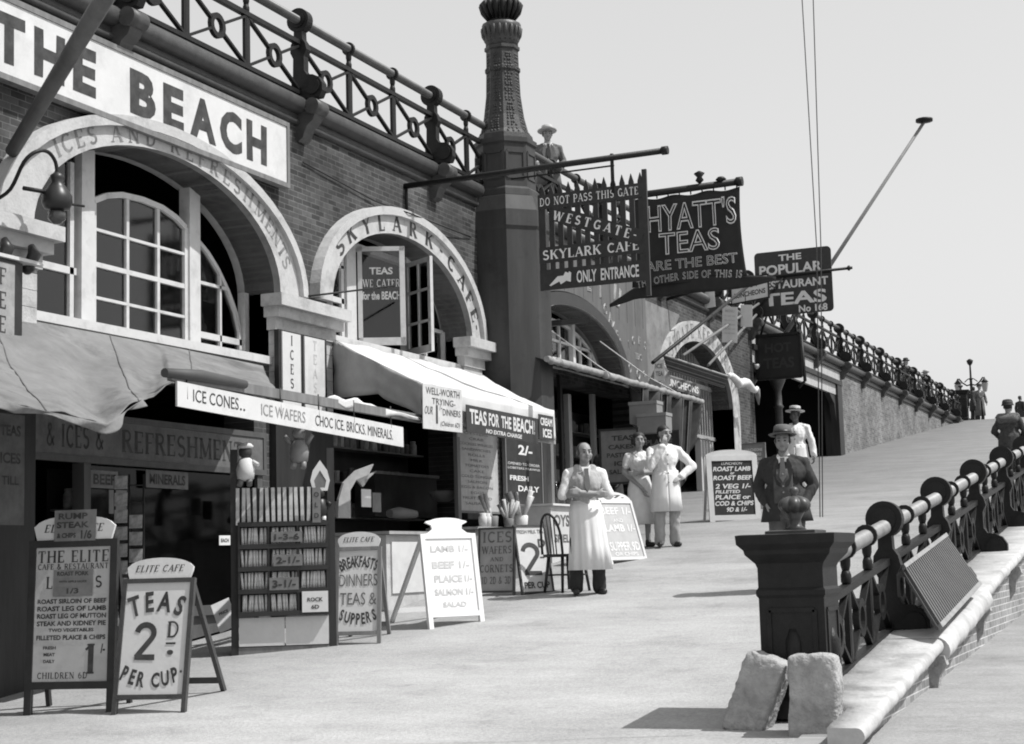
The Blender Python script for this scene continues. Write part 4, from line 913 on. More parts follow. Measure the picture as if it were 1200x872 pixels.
# POPULAR RESTAURANT sign
yp = 37.0; a = ony(887, 372, yp); bq = ony(977, 364, yp); tz = ony(886, 297, yp).z
f = frame((a.x, yp, a.z), (1, 0, 0), (0, 0, 1)); w_ = bq.x-a.x; h_ = tz-a.z
t = thing('hanging_sign', 'black rounded sign reading TEAS No 168 on an iron arm against the sky', 'sign', tuple(f[0]), world=True)
r = .1; rp = arc(w_-r, h_-r, r, r, 0, 90, 5)+arc(r, h_-r, r, r, 90, 180, 5)+arc(r, r, r, r, 180, 270, 5)+arc(w_-r, r, r, r, 270, 360, 5)
MB().plate(f, [rp], -.04, 0).build('board', BLACK, t)
lines('lettering', f, w_, h_, [('THE', .47, .89, .3, .1), ('POPULAR', .47, .71, .82, .16), ('RESTAURANT', .5, .475, .9, .13), ('TEAS', .5, .25, .84, .2), ('No 168', .74, .075, .37, .11)], PAPER, t)
za = f[0].z+h_*.6
MB().tube([(FX, yp-.06, za), (f[0].x+w_+.5, yp-.06, za+.03)], .035, 8).lathe((f[0].x+w_+.42, yp-.06, za+.03), [(.02, -.06), (.07, 0), (.02, .06)], 8).tube([(FX, yp-.05, za-.9), (f[0].x+w_*.4, yp-.05, za)], .02, 6).build('iron_arm', IRON, t)
# dark box sign below
a = ony(888, 445, yp+.3); bq = ony(937, 390, yp+.3)
t = thing('box_sign', 'dark framed box sign with dim lettering hung below the black No 168 sign', 'sign', (a.x, yp+.3, a.z), world=True)
MB().box((a.x, yp+.3, a.z), (bq.x, yp+.42, bq.z)).build('box', M('box_dark', .012, .5, .3, 5), t)
mb = MB()
for p, q in (((a.x, a.z), (a.x, bq.z)), ((bq.x, a.z), (bq.x, bq.z)), ((a.x, a.z), (bq.x, a.z)), ((a.x, bq.z), (bq.x, bq.z))): mb.bar((p[0], yp+.28, p[1]), (q[0], yp+.28, q[1]), .06, .05, up=(0, 1, 0))
mb.tube([(a.x+.1, yp+.36, bq.z), (a.x+.3, yp+.3, bq.z+.5)], .03, 6); mb.tube([(bq.x-.1, yp+.36, bq.z), (bq.x-.1, yp+.36, bq.z+.4)], .03, 6); mb.tube([(bq.x+.02, yp+.36, bq.z), (bq.x+.06, yp+.36, a.z-.1), (bq.x-.1, yp+.36, a.z-.25)], .04, 8)
mb.build('frame', IRON, t)
f = frame((a.x, yp+.296, a.z), (1, 0, 0), (0, 0, 1)); lines('lettering', f, bq.x-a.x, bq.z-a.z, [('HOT', .5, .7, .6, .22), ('TEAS', .5, .35, .7, .25)], M('dim_ink', .03), t)
# white luncheon sign, notices and stays among the poles
a = ony(858, 356, 35); f = frame(a, (1, 0, .1), (0, 0, 1))
t = sign('sign_board', 'white board reading HOT LUNCHEONS half hidden behind the black No 168 sign', 'sign', f, .85, .5, BOARDW, .03, IRON, .03)
lines('lettering', f, .85, .5, [('HOT', .55, .7, .4, .24), ('LUNCHEONS', .5, .32, .86, .24)], INK, t)
for lab, px, py, w, h, y, tl in (('blank white card hung by a cord below the banner', 820, 363, .36, .5, 33, .1), ('white notice in a thin frame hung over the fourth arch', 846, 401, .34, .78, 33, -.14), ('small white card hung beside the dark box sign', 868, 383, .27, .5, 34.5, -.1)):
    p = ony(px, py, y); L = [('MENU', .5, .88, .6, .08)]+[('TEA AND CAKE', .5, .74-.12*i, .7, .04) for i in range(5)] if 'frame' in lab else None
    o = card(lab, 'notice', p, (1, 0, tl), (-tl*.4, 0, 1), w, h, PAPER, L, FAINT); MB().tube([V(p)+V((w/2, 0, h)), V(p)+V((w/2, 0, h+.35))], .01, 5).build('cord', IRON, o)
def rod(name, label, cat, p, q, r, mat, group=None, tip=False):
    t = thing(name, label, cat, tuple(p), group=group, world=True); p, q = V(p), V(q); MB().tube([p, q], [r, r*.6] if tip else r, 8).build('shaft', mat, t)
    return t
rod('pole', 'dark slanting pole rising from the striped awning to the box sign', 'pole', onx(765, 425, -8.95), ony(882, 331, 34.5), .035, IRON)
rod('pole', 'dark thin pole slanting just below the banner', 'pole', onx(781, 351, FX), ony(862, 327, 31), .03, IRON)
rod('pole', 'pale thin pole crossing the head of the fourth arch', 'pole', onx(800, 417, -8.9), ony(889, 356, 36.8), .03, M('pole_grey', .15))
rod('pole', 'pale thin pole nearest the box sign, above the awning end', 'pole', onx(830, 428, -8.9), ony(890, 365, 37.2), .03, M('pole_grey', .15))
t = rod('flagpole', 'long bare pole leaning out against the sky behind the black No 168 sign', 'flagpole', ony(862, 480, 37.6), ony(1083, 143, 37.6), .065, M('grey_pole', .2, .5, .2, 5), tip=True)
p = ony(1083, 141, 37.6); MB().lathe(p, [(.05, -.06), (.2, -.03), (.2, .03), (.05, .06)], 12).build('truck', IRON, t)
# the stout pole and wall lamp by the first arch
p, q = onx(14, 178, FX+.1), ony(138, -28, 10.1)
t = thing('flagpole', 'stout dark wooden pole slanting across the BEACH board at upper left', 'flagpole', tuple(p), world=True)
MB().tube([p, q], [.062, .082], 12).build('shaft', M('pole_wood', .09, .6, .35, 4, .15, True), t)
MB().tube([onx(178, 222, FX+.2)+V((0, -2.4, 1.0)), ony(120, 60, 10.6)+V((0, 0, .3))], .006, 5).build('stay_wire', IRON, t) if False else None
p = onx(62, 250, -9.2)
t = thing('wall_lamp', 'black gooseneck lamp hanging before the first arch window', 'lamp', tuple(p), world=True)
g = [onx(-8, 236, FX+.1), onx(12, 222, -9.5), onx(28, 190, -9.3), onx(42, 178, -9.22), onx(56, 178, -9.2), onx(65, 190, -9.2), onx(67, 206, -9.2)]
sp = []
for i in range(len(g)-1):
    for k in range(4):
        u = k/4; p0, p1_, p2_, p3_ = g[max(i-1, 0)], g[i], g[i+1], g[min(i+2, len(g)-1)]
        sp.append(.5*((2*p1_)+(p2_-p0)*u+(2*p0-5*p1_+4*p2_-p3_)*u*u+(3*p1_-p0-3*p2_+p3_)*u**3))
sp.append(g[-1]); MB().tube(sp, .017, 8).build('gooseneck', IRON, t)
b = g[-1]; MB().lathe(b, [(.025, .03), (.062, 0), (.06, -.03), (.05, -.06), (.085, -.11), (.13, -.18), (.135, -.25), (.11, -.3), (.04, -.32)], 20).build('shade', BLACK, t)
MB().lathe(b, [(.04, -.31), (.08, -.33), (.08, -.39), (.03, -.44)], 14).build('globe', M('lamp_glass', .05, .1, .2, 5, spec=.7), t)
MB().tube([b+V((-.12, -.3, -.16)), b+V((-.02, 0, -.16))], .02, 6).tube([b+V((0, 0, -.24)), b+V((.1, .25, -.24))], .012, 6).build('fixing', IRON, t)
# cables from the pedestal, ropes
for dx, lab in ((0, 'left of two thin cables rising from the iron pedestal'), (1, 'right of two thin cables rising from the iron pedestal')):
    pts = [ony(961+3*dx, 606, 10.25), ony(957+5*dx, 290, 10.25), ony(940+13*dx, 0, 10.25), ony(930+16*dx, -260, 10.25)]
    t = thing('cable', lab, 'cable', tuple(pts[0]), world=True); MB().tube(pts, .0036, 6).build('wire', IRONG, t)
for lab, P in (('white cord sagging from the third arch down to the awning roll', [onx(640, 383, -9.6), onx(700, 428, -9.3), onx(752, 462, -9)]), ('white cord running over the painted boards to the awning end', [onx(703, 400, FX+.05), onx(760, 442, -9.2), onx(808, 468, -8.75)]), ('thin dark iron stay across the open window of the second arch', [onx(362, 347, FX+.16), onx(462, 335, -9.4)]), ('dark cable sagging across the brickwork above the second arch', [onx(355, 190, FX+.02), onx(440, 236, FX+.03), onx(480, 250, FX+.17), onx(552, 278, FX+.02)])):
    t = thing('cord', lab, 'cord', tuple(P[0]), world=True); MB().tube(P, .009 if 'iron' not in lab else .014, 6).build('strand', CHALK if 'white' in lab else IRON, t)
t = thing('stub_bracket', 'dark timber stub projecting from the third arch window', 'bracket', tuple(onx(640, 378, -9.6)), world=True)
MB().bar(onx(640, 380, -9.7), onx(690, 375, -9.1), .09, .09).build('arm', IRON, t)
# ------------------------------------------------------------------ pavement boards
def aboard(label, L, R, H, legs, lean, pm, fm, LL, ink, fw=.05, head=None, stand=True, cat='menu board', name='sandwich_board', back=.55, extra=None):
    """folding board whose feet stand at ground points L, R; H = panel height along the slope"""
    L, R = V(L), V(R); d = R-L; d.z = 0; w = d.length; mid = (L+R)/2
    t = thing(name, label, cat, (mid.x, mid.y, min(L.z, R.z)), atan2(d.y, d.x)); c, s = cos(lean), sin(lean)
    up = V((0, s, c)); nn = V((0, -c, s)); X = V((1, 0, 0)); o = V((-w/2, 0, 0))+up*legs
    MB().obox(o-nn*.02+X*fw*.5+up*fw*.5, X*(w-fw), up*(H-fw), nn*.02).build('panel', pm, t)
    mb = MB()
    for x in (-w/2, w/2-fw): mb.obox(V((x, 0, 0))-nn*.03, X*fw, up*(legs+H), nn*.045)
    for z in (legs, legs+H-fw): mb.obox(V((-w/2+fw, 0, 0))+up*z-nn*.028, X*(w-2*fw), up*fw, nn*.042)
    mb.build('frame', fm, t)
    if stand:
        tp = up*(legs+H-.05); mb = MB()
        for x in (-w/2+.01, w/2-.05): mb.bar(V((x+.02, tp.y+.03, tp.z)), V((x+.02, tp.y+back, .0)), .035, .045)
        mb.bar(V((-w/2+.02, tp.y+back*.8, tp.z*.2)), V((w/2-.02, tp.y+back*.8, tp.z*.2)), .03, .05); mb.build('back_frame', fm, t)
    f = (o+X*fw+up*fw, X, up); lines('lettering', f, w-2*fw, H-2*fw, LL, ink, t, .004)
    if head:
        hs, hh, hm, txt, him = head; y0 = legs+H
        if hs == 'oval': po = [(-.42*w, 0)]+[(-.42*w-.02, hh*.35), (-.46*w, hh*.55)]+arc(0, hh*.55, .44*w, hh*.45, 170, 10, 12)+[(.46*w, hh*.55), (.42*w+.02, hh*.35), (.42*w, 0)]
        elif hs == 'crown': po = [(-.5*w, 0), (-.36*w, hh*.05), (-.27*w, hh*.3), (-.28*w, hh*.55), (-.38*w, hh*.72), (-.36*w, hh*.8)]+arc(0, hh*.78, .3*w, hh*.22, 160, 20, 8)+[(.36*w, hh*.8), (.38*w, hh*.72), (.28*w, hh*.55), (.27*w, hh*.3), (.36*w, hh*.05), (.5*w, 0)]
        else: po = [(-.5*w, 0)]+arc(0, 0, .5*w, hh, 170, 10, 12)+[(.5*w, 0)]
        f2 = (up*y0-nn*.012, X, up); hb = MB().plate(f2, [po], -.015, .012).build('head_board', hm, t)
        if txt: lines('lettering', (f2[0]+nn*.012, X, up), 1, 1, [(txt, 0, hh*.48, w*.66, hh*.34, 'si' if len(txt) > 5 else '')], him, hb)
    if extra: extra(t, f, w-2*fw, H-2*fw)
    return t
def elx(t, f, w, h):
    for nm, x0, y0, ww, hh, L in (('pasted_slip', .25, .63, .53, .2, [('ROAST PORK', .5, .85, .8, .16), ('1/3', .5, .2, .3, .2), ('WITH APPLE SAUCE', .5, .55, .7, .08)]), ('pinned_card', .24, 1.045, .56, .235, [('RUMP', .45, .8, .7, .2), ('STEAK', .45, .52, .78, .2), ('& CHIPS', .3, .18, .45, .16), ('1/6', .78, .2, .26, .28)])):
        f2 = (f[0]+f[1]*x0*w+f[2]*y0*h, f[1], f[2]); n_ = f[1].cross(f[2]); m = MB().obox(f2[0]+n_*.012, f2[1]*ww*w, f2[2]*hh*h, n_*.003).build(nm, PAPERG, t)
        lines('lettering', f2, ww*w, hh*h, L, INK, m, .019)
aboard('tall black-framed menu board listing roast dinners in the shade at lower left', ong(28, 838), ong(133, 834), 1.2, .2, .06, M('menu_paper', .42, .8, .1, 5, dirt=.2), BLACK,
  [('THE ELITE', .5, .93, .94, .09, 's'), ('CAFE & RESTAURANT', .5, .855, .94, .045, 's'), ('L', .19, .735, .06, .09, 's'), ('S', .85, .735, .06, .09, 's'), ('ROAST SIRLOIN OF BEEF', .5, .595, .92, .035), ('ROAST LEG OF LAMB', .5, .54, .92, .037), ('ROAST LEG OF MUTTON', .5, .485, .92, .037), ('STEAK AND KIDNEY PIE', .5, .43, .92, .037), ('TWO VEGETABLES', .5, .38, .6, .026), ('FILLETED PLAICE & CHIPS', .5, .325, .92, .036), ('FRESH', .22, .25, .17, .024), ('MEAT', .22, .2, .15, .024), ('DAILY', .22, .15, .15, .024), ('1', .76, .165, .15, .22, 'sb'), ("/-", .93, .24, .06, .07), ('CHILDREN 6D', .4, .045, .66, .05, 's')], INK, .06, ('oval', .2, PAPER, 'ELITE CAFE', INK), stand=True, extra=elx, back=.3)
def arcs(items):
    def go(t, f, w, h):
        mb = MB()
        for s_, x0, x1, y0, sag, rot, hh, sq in items:
            text_arc(mb, f, s_, lambda u: (lerp(x0, x1, u)*w, (y0+sag*(1-(2*u-1)**2))*h, -rot*(2*u-1)*(1 if sag > 0 else -1)), hh*h, fn=lambda c, k: sans(c, .03), eps=.005, squeeze=sq)
        mb.build('arched_lettering', INK, t)
    return go
aboard('white sandwich board reading TEAS 2D PER CUP on the pavement at lower left', ong(131, 838), ong(217, 835), .96, .12, .2, BOARDW, IRONG,
  [('2', .36, .475, .42, .34, 'sb'), ('D', .78, .575, .22, .15, 's'), ('-', .76, .45, .15, .018), ('.', .76, .37, .1, .045)], INK, .035, ('oval', .17, BOARDW, 'ELITE CAFE', INK), extra=arcs([('TEAS', .03, .97, .755, .075, .42, .185, .95), ('PER CUP.', .02, .98, .21, -.085, .4, .135, .85)]), back=.75)
aboard('white sandwich board reading BREAKFASTS DINNERS TEAS and SUPPERS beside the rock stand', ong(392, 757), ong(446, 754), .86, .1, .14, BOARDW, MWOOD,
  [('DINNERS', .5, .63, .98, .15, 'l'), ('TEAS &', .5, .4, .94, .15, 'l')], INKG, .035, ('oval', .15, BOARDW, 'ELITE CAFE', INK), extra=arcs([('BREAKFASTS', .0, 1.0, .8, .06, .35, .14, .62), ('SUPPERS', .02, .98, .22, -.07, .3, .14, .72)]), back=.5)
aboard('bright white sandwich board with faded lettering and a scrolled crown', ong(503, 738), ong(568, 728), .86, .12, .17, M('bright_white', .74, .5, .04, 5, dirt=.08), M('bright_white', .8),
  [('LAMB 1/-', .5, .86, .8, .09), ('BEEF 1/-', .5, .64, .8, .1), ('PLAICE', .42, .45, .6, .1), ('1/-', .85, .45, .16, .09), ('SALMON', .4, .27, .6, .09), ('1/-', .85, .27, .16, .09), ('SALAD', .5, .1, .5, .07)], M('ghost_ink', .5, .7, .15, 9), .05, ('crown', .17, M('bright_white', .8), None, None), back=.8)
aboard('grey board listing ICES WAFERS AND CORNETS propped against the cone table', ong(560, 699), ong(603, 698), .76, .04, .1, M('grey_board', .3, .6, .12, 5, dirt=.2), IRONG,
  [('ICES', .52, .87, .86, .18, 's'), ('WAFERS', .5, .66, .9, .13, 's'), ('AND', .5, .51, .4, .07, 's'), ('CORNETS', .5, .36, .98, .13, 's'), ('1D 2D & 3D', .5, .17, .86, .12, 's')], INKG, .02, stand=False)
aboard('white board reading FRESH MILK TEA 2D PER CUP leaning beside the cone table', ong(612, 698), ong(650, 693), .82, .02, .24, BOARDW, IRONG,
  [('FRESH MILK TEA', .5, .92, .9, .06, 'l'), ('2', .42, .5, .56, .5, 's'), ('D', .84, .74, .2, .13), ('-', .8, .52, .16, .02), ('PER CUP', .5, .1, .86, .1)], INK, .02, stand=False)
aboard('pale chalked price board headed 167 behind the man in the apron', ong(716, 662), ong(759, 654), .84, .06, .3, M('pale_grey_board', .4, .6, .1, 5), BOARDW,
  [('BEEF 1/-', .5, .86, .9, .14), ('AND', .5, .68, .3, .07), ('LAMB 1/-', .5, .54, .9, .14), ('SUPPER 9D', .5, .2, .9, .17), ('OR CHIPS', .5, .06, .7, .07)], CHALK, .04, ('round', .13, BOARDW, '167.', INK), back=.5)
aboard('slate board in a white frame chalked with ROAST LAMB and PLAICE', ong(832, 612), ong(892, 607), 1.1, .02, .1, SLATE, BOARDW,
  [('LUNCHEON', .5, .95, .5, .05, 'il'), ('ROAST LAMB', .5, .85, .92, .085, 'i'), ('or', .5, .765, .1, .04, 'i'), ('ROAST BEEF', .5, .685, .94, .085, 'i'), ('2 VEG 1/-', .5, .53, .86, .09, 'i'), ('FILLETED', .36, .43, .6, .06, 'i'), ('PLAICE or', .48, .33, .86, .085, 'i'), ('COD & CHIPS', .5, .215, .94, .085, 'i'), ('9D & 1/-', .55, .1, .5, .085, 'i')], CHALK, .09, ('round', .1, BOARDW, None, None), back=.4)
aboard('white poster board with black letters half hidden behind the slate board', ony(884, 598, 28.5)*1, ony(908, 596, 28.5)*1, .8, .02, .1, BOARDW, BOARDW, [('TEAS', .5, .82, .9, .2), ('2D', .5, .5, .8, .28), ('PER CUP', .5, .15, .8, .12)], INK, .02, stand=True, back=.3)
aboard('weathered grey list board standing behind the slate board', ony(871, 592, 29.4), ony(899, 590, 29.4), 1.15, .02, .06, M('weathered_board', .22, .8, .2, 6), MWOOD, [('LUNCHEONS', .5, .9, .8, .05), ('DINNERS', .5, .82, .7, .05), ('FISH TEAS', .5, .74, .75, .05), ('EGGS', .5, .66, .5, .05), ('SALADS', .5, .58, .6, .05)], CHALK, .02, stand=True, back=.3)
for lab, px, py, px2, py2, y, m_, L_, ink in (('grey bill of fare hung in the third shop behind the dark-clad person', 706, 566, 746, 503, 22.6, M('bill_grey', .16, .8, .2, 6), [('TEAS', .6, .85, .6, .1), ('CAKES', .55, .68, .7, .09), ('PASTRIES', .55, .52, .8, .09), ('ICES', .6, .36, .5, .09), ('SALADS', .55, .2, .7, .09)], INK), ('dark chalkboard hung behind the woman and the man in the white coat', 752, 562, 794, 506, 24.2, SLATE, [('PLAICE', .5, .8, .7, .12), ('SALMON', .5, .62, .8, .11), ('CRAB TEAS', .5, .44, .85, .11), ('LOBSTER', .5, .26, .7, .1)], M('dim_chalk', .16, .9, .3, 9))):
    a, b = ony(px, py, y), ony(px2, py2, y); t = sign('menu_board', lab, 'menu board', frame(a, (1, 0, 0), (0, 0, 1)), b.x-a.x, b.z-a.z, m_, .03, DWOOD, .03); lines('lettering', frame(a, (1, 0, 0), (0, 0, 1)), b.x-a.x, b.z-a.z, L_, ink, t)
for lab, pa, pb, x, m_, LL, ink in (('tall pale list of shellfish and sandwiches on the second shop wall', (537, 598), (590, 509), -9.0, M('list_paper', .42, .8, .12, 6, dirt=.25), [(s_, .4, .95-.066*i, wd, .032, 'l') for i, (s_, wd) in enumerate((('OYSTERS', .5), ('CRAB', .3), ('COCKLES WINKLES', .7), ('SANDWICHES', .6), ('ROLLS', .35), ('MILK', .25), ('TOMATOES', .5), ('CAKE', .3), ('COLD TONGUE', .65), ('SALMON', .4), ('EGG & BACON', .65), ('EGGS', .28), ('FRUIT SALAD', .6), ('SAUSAGES', .5)))]+[('6D', .9, .95-.066*i, .1, .03, 'l') for i in range(14)], INKG), ('black board chalked FRESH DAILY beside the pale shellfish list', (594, 590), (633, 511), -8.9, SLATE, [('OYSTERS', .45, .94, .8, .07, 'l'), ('2/-', .55, .76, .4, .14), ('OPENED TO ORDER', .5, .56, .9, .035, 'l'), ('LOBSTERS PRAWNS', .5, .5, .9, .03, 'l'), ('FRESH', .36, .36, .52, .07), ('DAILY', .62, .22, .6, .08)], CHALK)):
    a, b = onx(*pa, x), onx(*pb, x); f = frame(a, (0, 1, 0), (0, 0, 1)); t = sign('menu_board', lab, 'menu board', f, b.y-a.y, b.z-a.z, m_, .03, MWOOD, .03); lines('lettering', f, b.y-a.y, b.z-a.z, LL, ink, t)
t = None
a = onx(613, 538, -8.88); 
# ------------------------------------------------------------------ the rock stand
L, R = ong(275, 768), ong(392, 757); d = R-L; d.z = 0; SWd = d.length; mid = (L+R)/2; rz = atan2(d.y, d.x)
RS = thing('rock_stand', 'dark rack of pockets holding sticks of rock above white panels', 'display stand', (mid.x, mid.y, L.z-.02), rz)
Wd = SWd; H0 = 1.75
MB().box((-Wd/2, .05, .38), (Wd/2, .32, 1.62)).build('backboard', BLACK, RS)
for x in (-Wd/2-.03, Wd/2-.05): MB().box((x, -.02, 0), (x+.07, .06, 2.0)).build('upright', DWOOD, RS)

MB().box((-Wd/2+.04, -.02, .02), (Wd/2-.05, .4, .09)).build('base', MWOOD, RS)
MB().box((-Wd/2+.045, -.03, .1), (.0, .02, .37)).build('white_panel', BOARDW, RS); MB().box((.012, -.03, .1), (Wd/2-.055, .02, .37)).build('white_panel', BOARDW, RS)
mb = MB()
for r in range(5): mb.box((-Wd/2+.04, -.075, .385+r*.215), (Wd/2-.05, .05, .4+r*.215)); mb.box((-Wd/2+.04, -.09, .385+r*.215), (Wd/2-.05, -.075, .43+r*.215))
for c in range(4): mb.box((-Wd/2+.04+c*(Wd-.11)/3, -.078, .385), (-Wd/2+.06+c*(Wd-.11)/3, .05, 1.26))
mb.build('pocket', BLACK, RS)
mat_rs = Matrix.Translation((mid.x, mid.y, L.z-.02)) @ Matrix.Rotation(rz, 4, 'Z')
st0 = None; SUG = M('sugar_white', .62, .4, .3, 14)
cw = (Wd-.11)/3
def put_copy(o, label, cat, M4, group):
    global st0
    c = o.copy(); COL.objects.link(c); c.matrix_world = M4; return c
mb = MB(); mb.tube([(0, 0, 0), (0, 0, .188)], .0135, 7)
stick = mb.build('stick_of_rock', SUG); tag(stick, 'thin pale stick of rock packed upright in a pocket of the dark rack', 'stick of rock', 'sticks of rock in the rack')
first = True
for r in range(4):
    for c in range(3):
        if r == 0 and c == 2: continue
        for k in range(9):
            x = -Wd/2+.085+c*cw+k*(cw-.06)/8; m4 = mat_rs @ Matrix.Translation((x, -.035+.01*(k % 2), .401+r*.215)) @ Matrix.Rotation(random.uniform(-.09, .09), 4, 'Y')
            if first: stick.matrix_world = m4; first = False
            else: put_copy(stick, 0, 0, m4, 0)
mb = MB(); mb.box((-.017, -.012, 0), (.017, .012, .36)); tall = mb.build('long_stick', M('long_sugar', .5, .5, .4, 9)); tag(tall, 'long pale stick of rock standing in the top row of the rack', 'stick of rock', 'long sticks in the top row'); first = True
for x0, n in ((-.44, 5), (-.15, 5), (.13, 3)):
    for k in range(n):
        m4 = mat_rs @ Matrix.Translation((x0+k*.056, -.02, 1.262)) @ Matrix.Rotation(random.uniform(-.03, .03), 4, 'Y')
        if first: tall.matrix_world = m4; first = False
        else: put_copy(tall, 0, 0, m4, 0)
def rs_pt(x, y, z): return mat_rs @ V((x, y, z))
def card_rs(label, x, z, w, h, mat, L):
    f = (rs_pt(x, -.1, z), V((cos(rz), sin(rz), 0)), V((0, 0, 1))); card(label, 'price card', f[0], f[1], f[2], w, h, mat, L, name='price_card')
card_rs('price card reading 1 3 6 on the top pocket row of the rack', -.12, 1.09, .3, .1, PAPERG, [('1-3-6', .5, .5, .8, .6)])
card_rs('price card reading 2 for 1 on the second pocket row of the rack', -.1, .86, .28, .11, PAPERG, [('2-1/-', .5, .5, .8, .6)])
card_rs('price card reading 3 for 1 on the third pocket row of the rack', -.14, .63, .28, .12, PAPERG, [('3-1/-', .5, .5, .8, .6)])
card_rs('white lettered card filling the lowest right pocket of the rack', .17, .41, .25, .2, PAPER, [('ROCK', .5, .6, .6, .2), ('6D', .5, .25, .3, .2)])
card_rs('dark card with three letters standing upright in the top row of the rack', .28, 1.27, .08, .34, PAPERG, [('O', .5, .8, .5, .14), ('L', .5, .5, .5, .14), ('D', .5, .2, .5, .14)])
def doll(label, p, k, body, trim, kind):
    t = thing('doll', label, 'doll', p, rz-.2); b = MB(); b.lathe((0, 0, 0), [(.02*k, 0), (.075*k, .02*k), (.085*k, .1*k), (.06*k, .19*k), (.035*k, .21*k)], 14); b.build('body', body, t)
    MB().lathe((0, 0, .2*k), [(.02*k, 0), (.055*k, .03*k), (.06*k, .07*k), (.045*k, .11*k), (.01*k, .125*k)], 14).build('head', body if kind != 'cap' else M('doll_dark', .05), t)
    for s_ in (-1, 1): MB().tube([(s_*.065*k, 0, .17*k), (s_*.12*k, -.02*k, .14*k if kind != 'up' else .24*k)], [.022*k, .018*k], 8).build('arm', body, t)
    for s_ in (-1, 1): MB().tube([(s_*.035*k, -.01*k, .03*k), (s_*.045*k, -.05*k, -.04*k)], [.03*k, .025*k], 8).build('leg', trim, t)
    if kind == 'cap': MB().lathe((0, 0, .29*k), [(.06*k, 0), (.075*k, .02*k), (.05*k, .045*k), (.01*k, .05*k)], 12).build('cap', body, t)
doll('white bodied doll in a pale cap on the left end of the rack', rs_pt(-.36, .0, 1.69), 1.1, PAPER, PAPERG, 'cap')
doll('grey celluloid doll with raised arms hanging over the rack', rs_pt(.16, -.02, 1.85), 1.15, M('celluloid', .2, .4, .15, 8), M('celluloid', .2), 'up')
doll('black and white toy figure sitting on the right end of the rack', rs_pt(.36, .0, 1.32), .9, BLACK, PAPER, 'sit')
t = thing('shell', 'pale pointed shell-shaped toy standing above the black and white figure', 'toy', rs_pt(.36, -.01, 1.58), rz); MB().plate(((0, -.03, 0), V((1, 0, 0)), V((0, 0, 1))), [[(-.07, 0), (.07, 0), (.095, .1), (.07, .2), (0, .3), (-.07, .2), (-.095, .1)], [(-.045, .03), (.045, .03), (.06, .1), (0, .2), (-.06, .1)]], -.03, 0).build('rim', PAPER, t); MB().box((-.06, -.025, .02), (.06, -.01, .2)).build('lining', PAPERG, t)
# ------------------------------------------------------------------ postcards
PR = thing('postcard_rack', 'narrow upright postcard rack in the shade behind the TEAS board', 'rack', tuple(onx(150, 790, -8.8)), radians(20))
mb = MB()
for x in (-.13, 0, .13): mb.tube([(x, .03, 0), (x, .03, 1.75)], .01, 5)
for i in range(11): mb.tube([(-.13, .02, .15+.15*i), (.13, .02, .15+.15*i)], .006, 5)
mb.build('wire_frame', IRON, PR)
CARDM = M('postcard_print', .26, .5, .75, 13)
mw_ = Matrix.Translation(PR.location) @ Matrix.Rotation(radians(20), 4, 'Z'); pc = None
for c in range(2):
    for i in range(9 if c == 0 else 6):
        m4 = mw_ @ Matrix.Translation((-.067+c*.134, 0, .42+.15*i+(.1 if c else 0))) @ Matrix.Rotation(-.12, 4, 'X')
        if pc is None: pc = MB().box((-.058, -.004, 0), (.058, .004, .118)).build('postcard', CARDM); tag(pc, 'picture postcard in the narrow rack behind the TEAS board', 'postcard', 'postcards in the narrow rack'); pc.matrix_world = m4
        else: put_copy(pc, 0, 0, m4, 0)
# ------------------------------------------------------------------ second shop: counters and goods
CT = thing('counter', 'pale panelled serving counter under the white awning', 'counter', (-9, 16.6, 1.0), world=True)
mb = MB(); mb.box((-9.4, 15.95, gz(16)), (-8.55, 17.0, 1.86)); mb.build('cabinet', M('counter_white', .45, .6, .12, 6, dirt=.3), CT)
MB().box((-9.45, 15.9, 1.865), (-8.48, 17.05, 1.9)).build('top', LWOOD, CT)
MB().box((-8.548, 16.05, 1.2), (-8.53, 16.9, 1.78)).build('front_panel', BOARDW, CT)
C2 = thing('counter', 'grey boarded counter behind the bright white sandwich board', 'counter', (-9, 18, 1.2), world=True)
MB().box((-9.4, 17.06, gz(17)), (-8.6, 18.7, 1.84)).build('cabinet', M('counter_grey', .2, .7, .2, 6, .1, True), C2); MB().box((-9.45, 17.06, 1.845), (-8.54, 18.75, 1.88)).build('top', MWOOD, C2)
mb = MB()
for i in range(6): mb.box((-8.598, 17.1+i*.27, 1.3), (-8.59, 17.115+i*.27, 1.84))
mb.build('board_joint', DWOOD, C2)
a = onx(396, 607, -8.65)
t = thing('display_sign', 'curved pale arch-shaped display piece standing on the pale counter', 'sign', tuple(a), world=True)
f = frame(a, (.25, .97, 0), (0, 0, 1)); MB().plate(f, [[(0, 0), (.2, 0), (.2, .3), (.3, .42), (.62, .52), (.5, .44), (.42, .36), (.4, .34), (.58, .6), (.3, .52), (.1, .38), (.02, .2)]], -.03, 0).build('panel', M('display_card', .3, .7, .2, 6, dirt=.3), t)
card('pale packet card hung over the counter, left of two', 'card', onx(424, 594, -8.7), Y_, Z_, .22, .2, PAPER, None)
card('pale packet card hung over the counter, right of two', 'card', onx(437, 600, -8.7), Y_, Z_, .2, .22, PAPERG, None)
t = thing('basin', 'pale round basin in the shade at the back of the second shop', 'basin', tuple(onx(520, 588, -9.3)), world=False); MB().lathe((0, 0, 0), [(.08, 0), (.17, .06), (.2, .14), (.19, .14), (.1, .05)], 18).build('bowl', PAPERG, t)
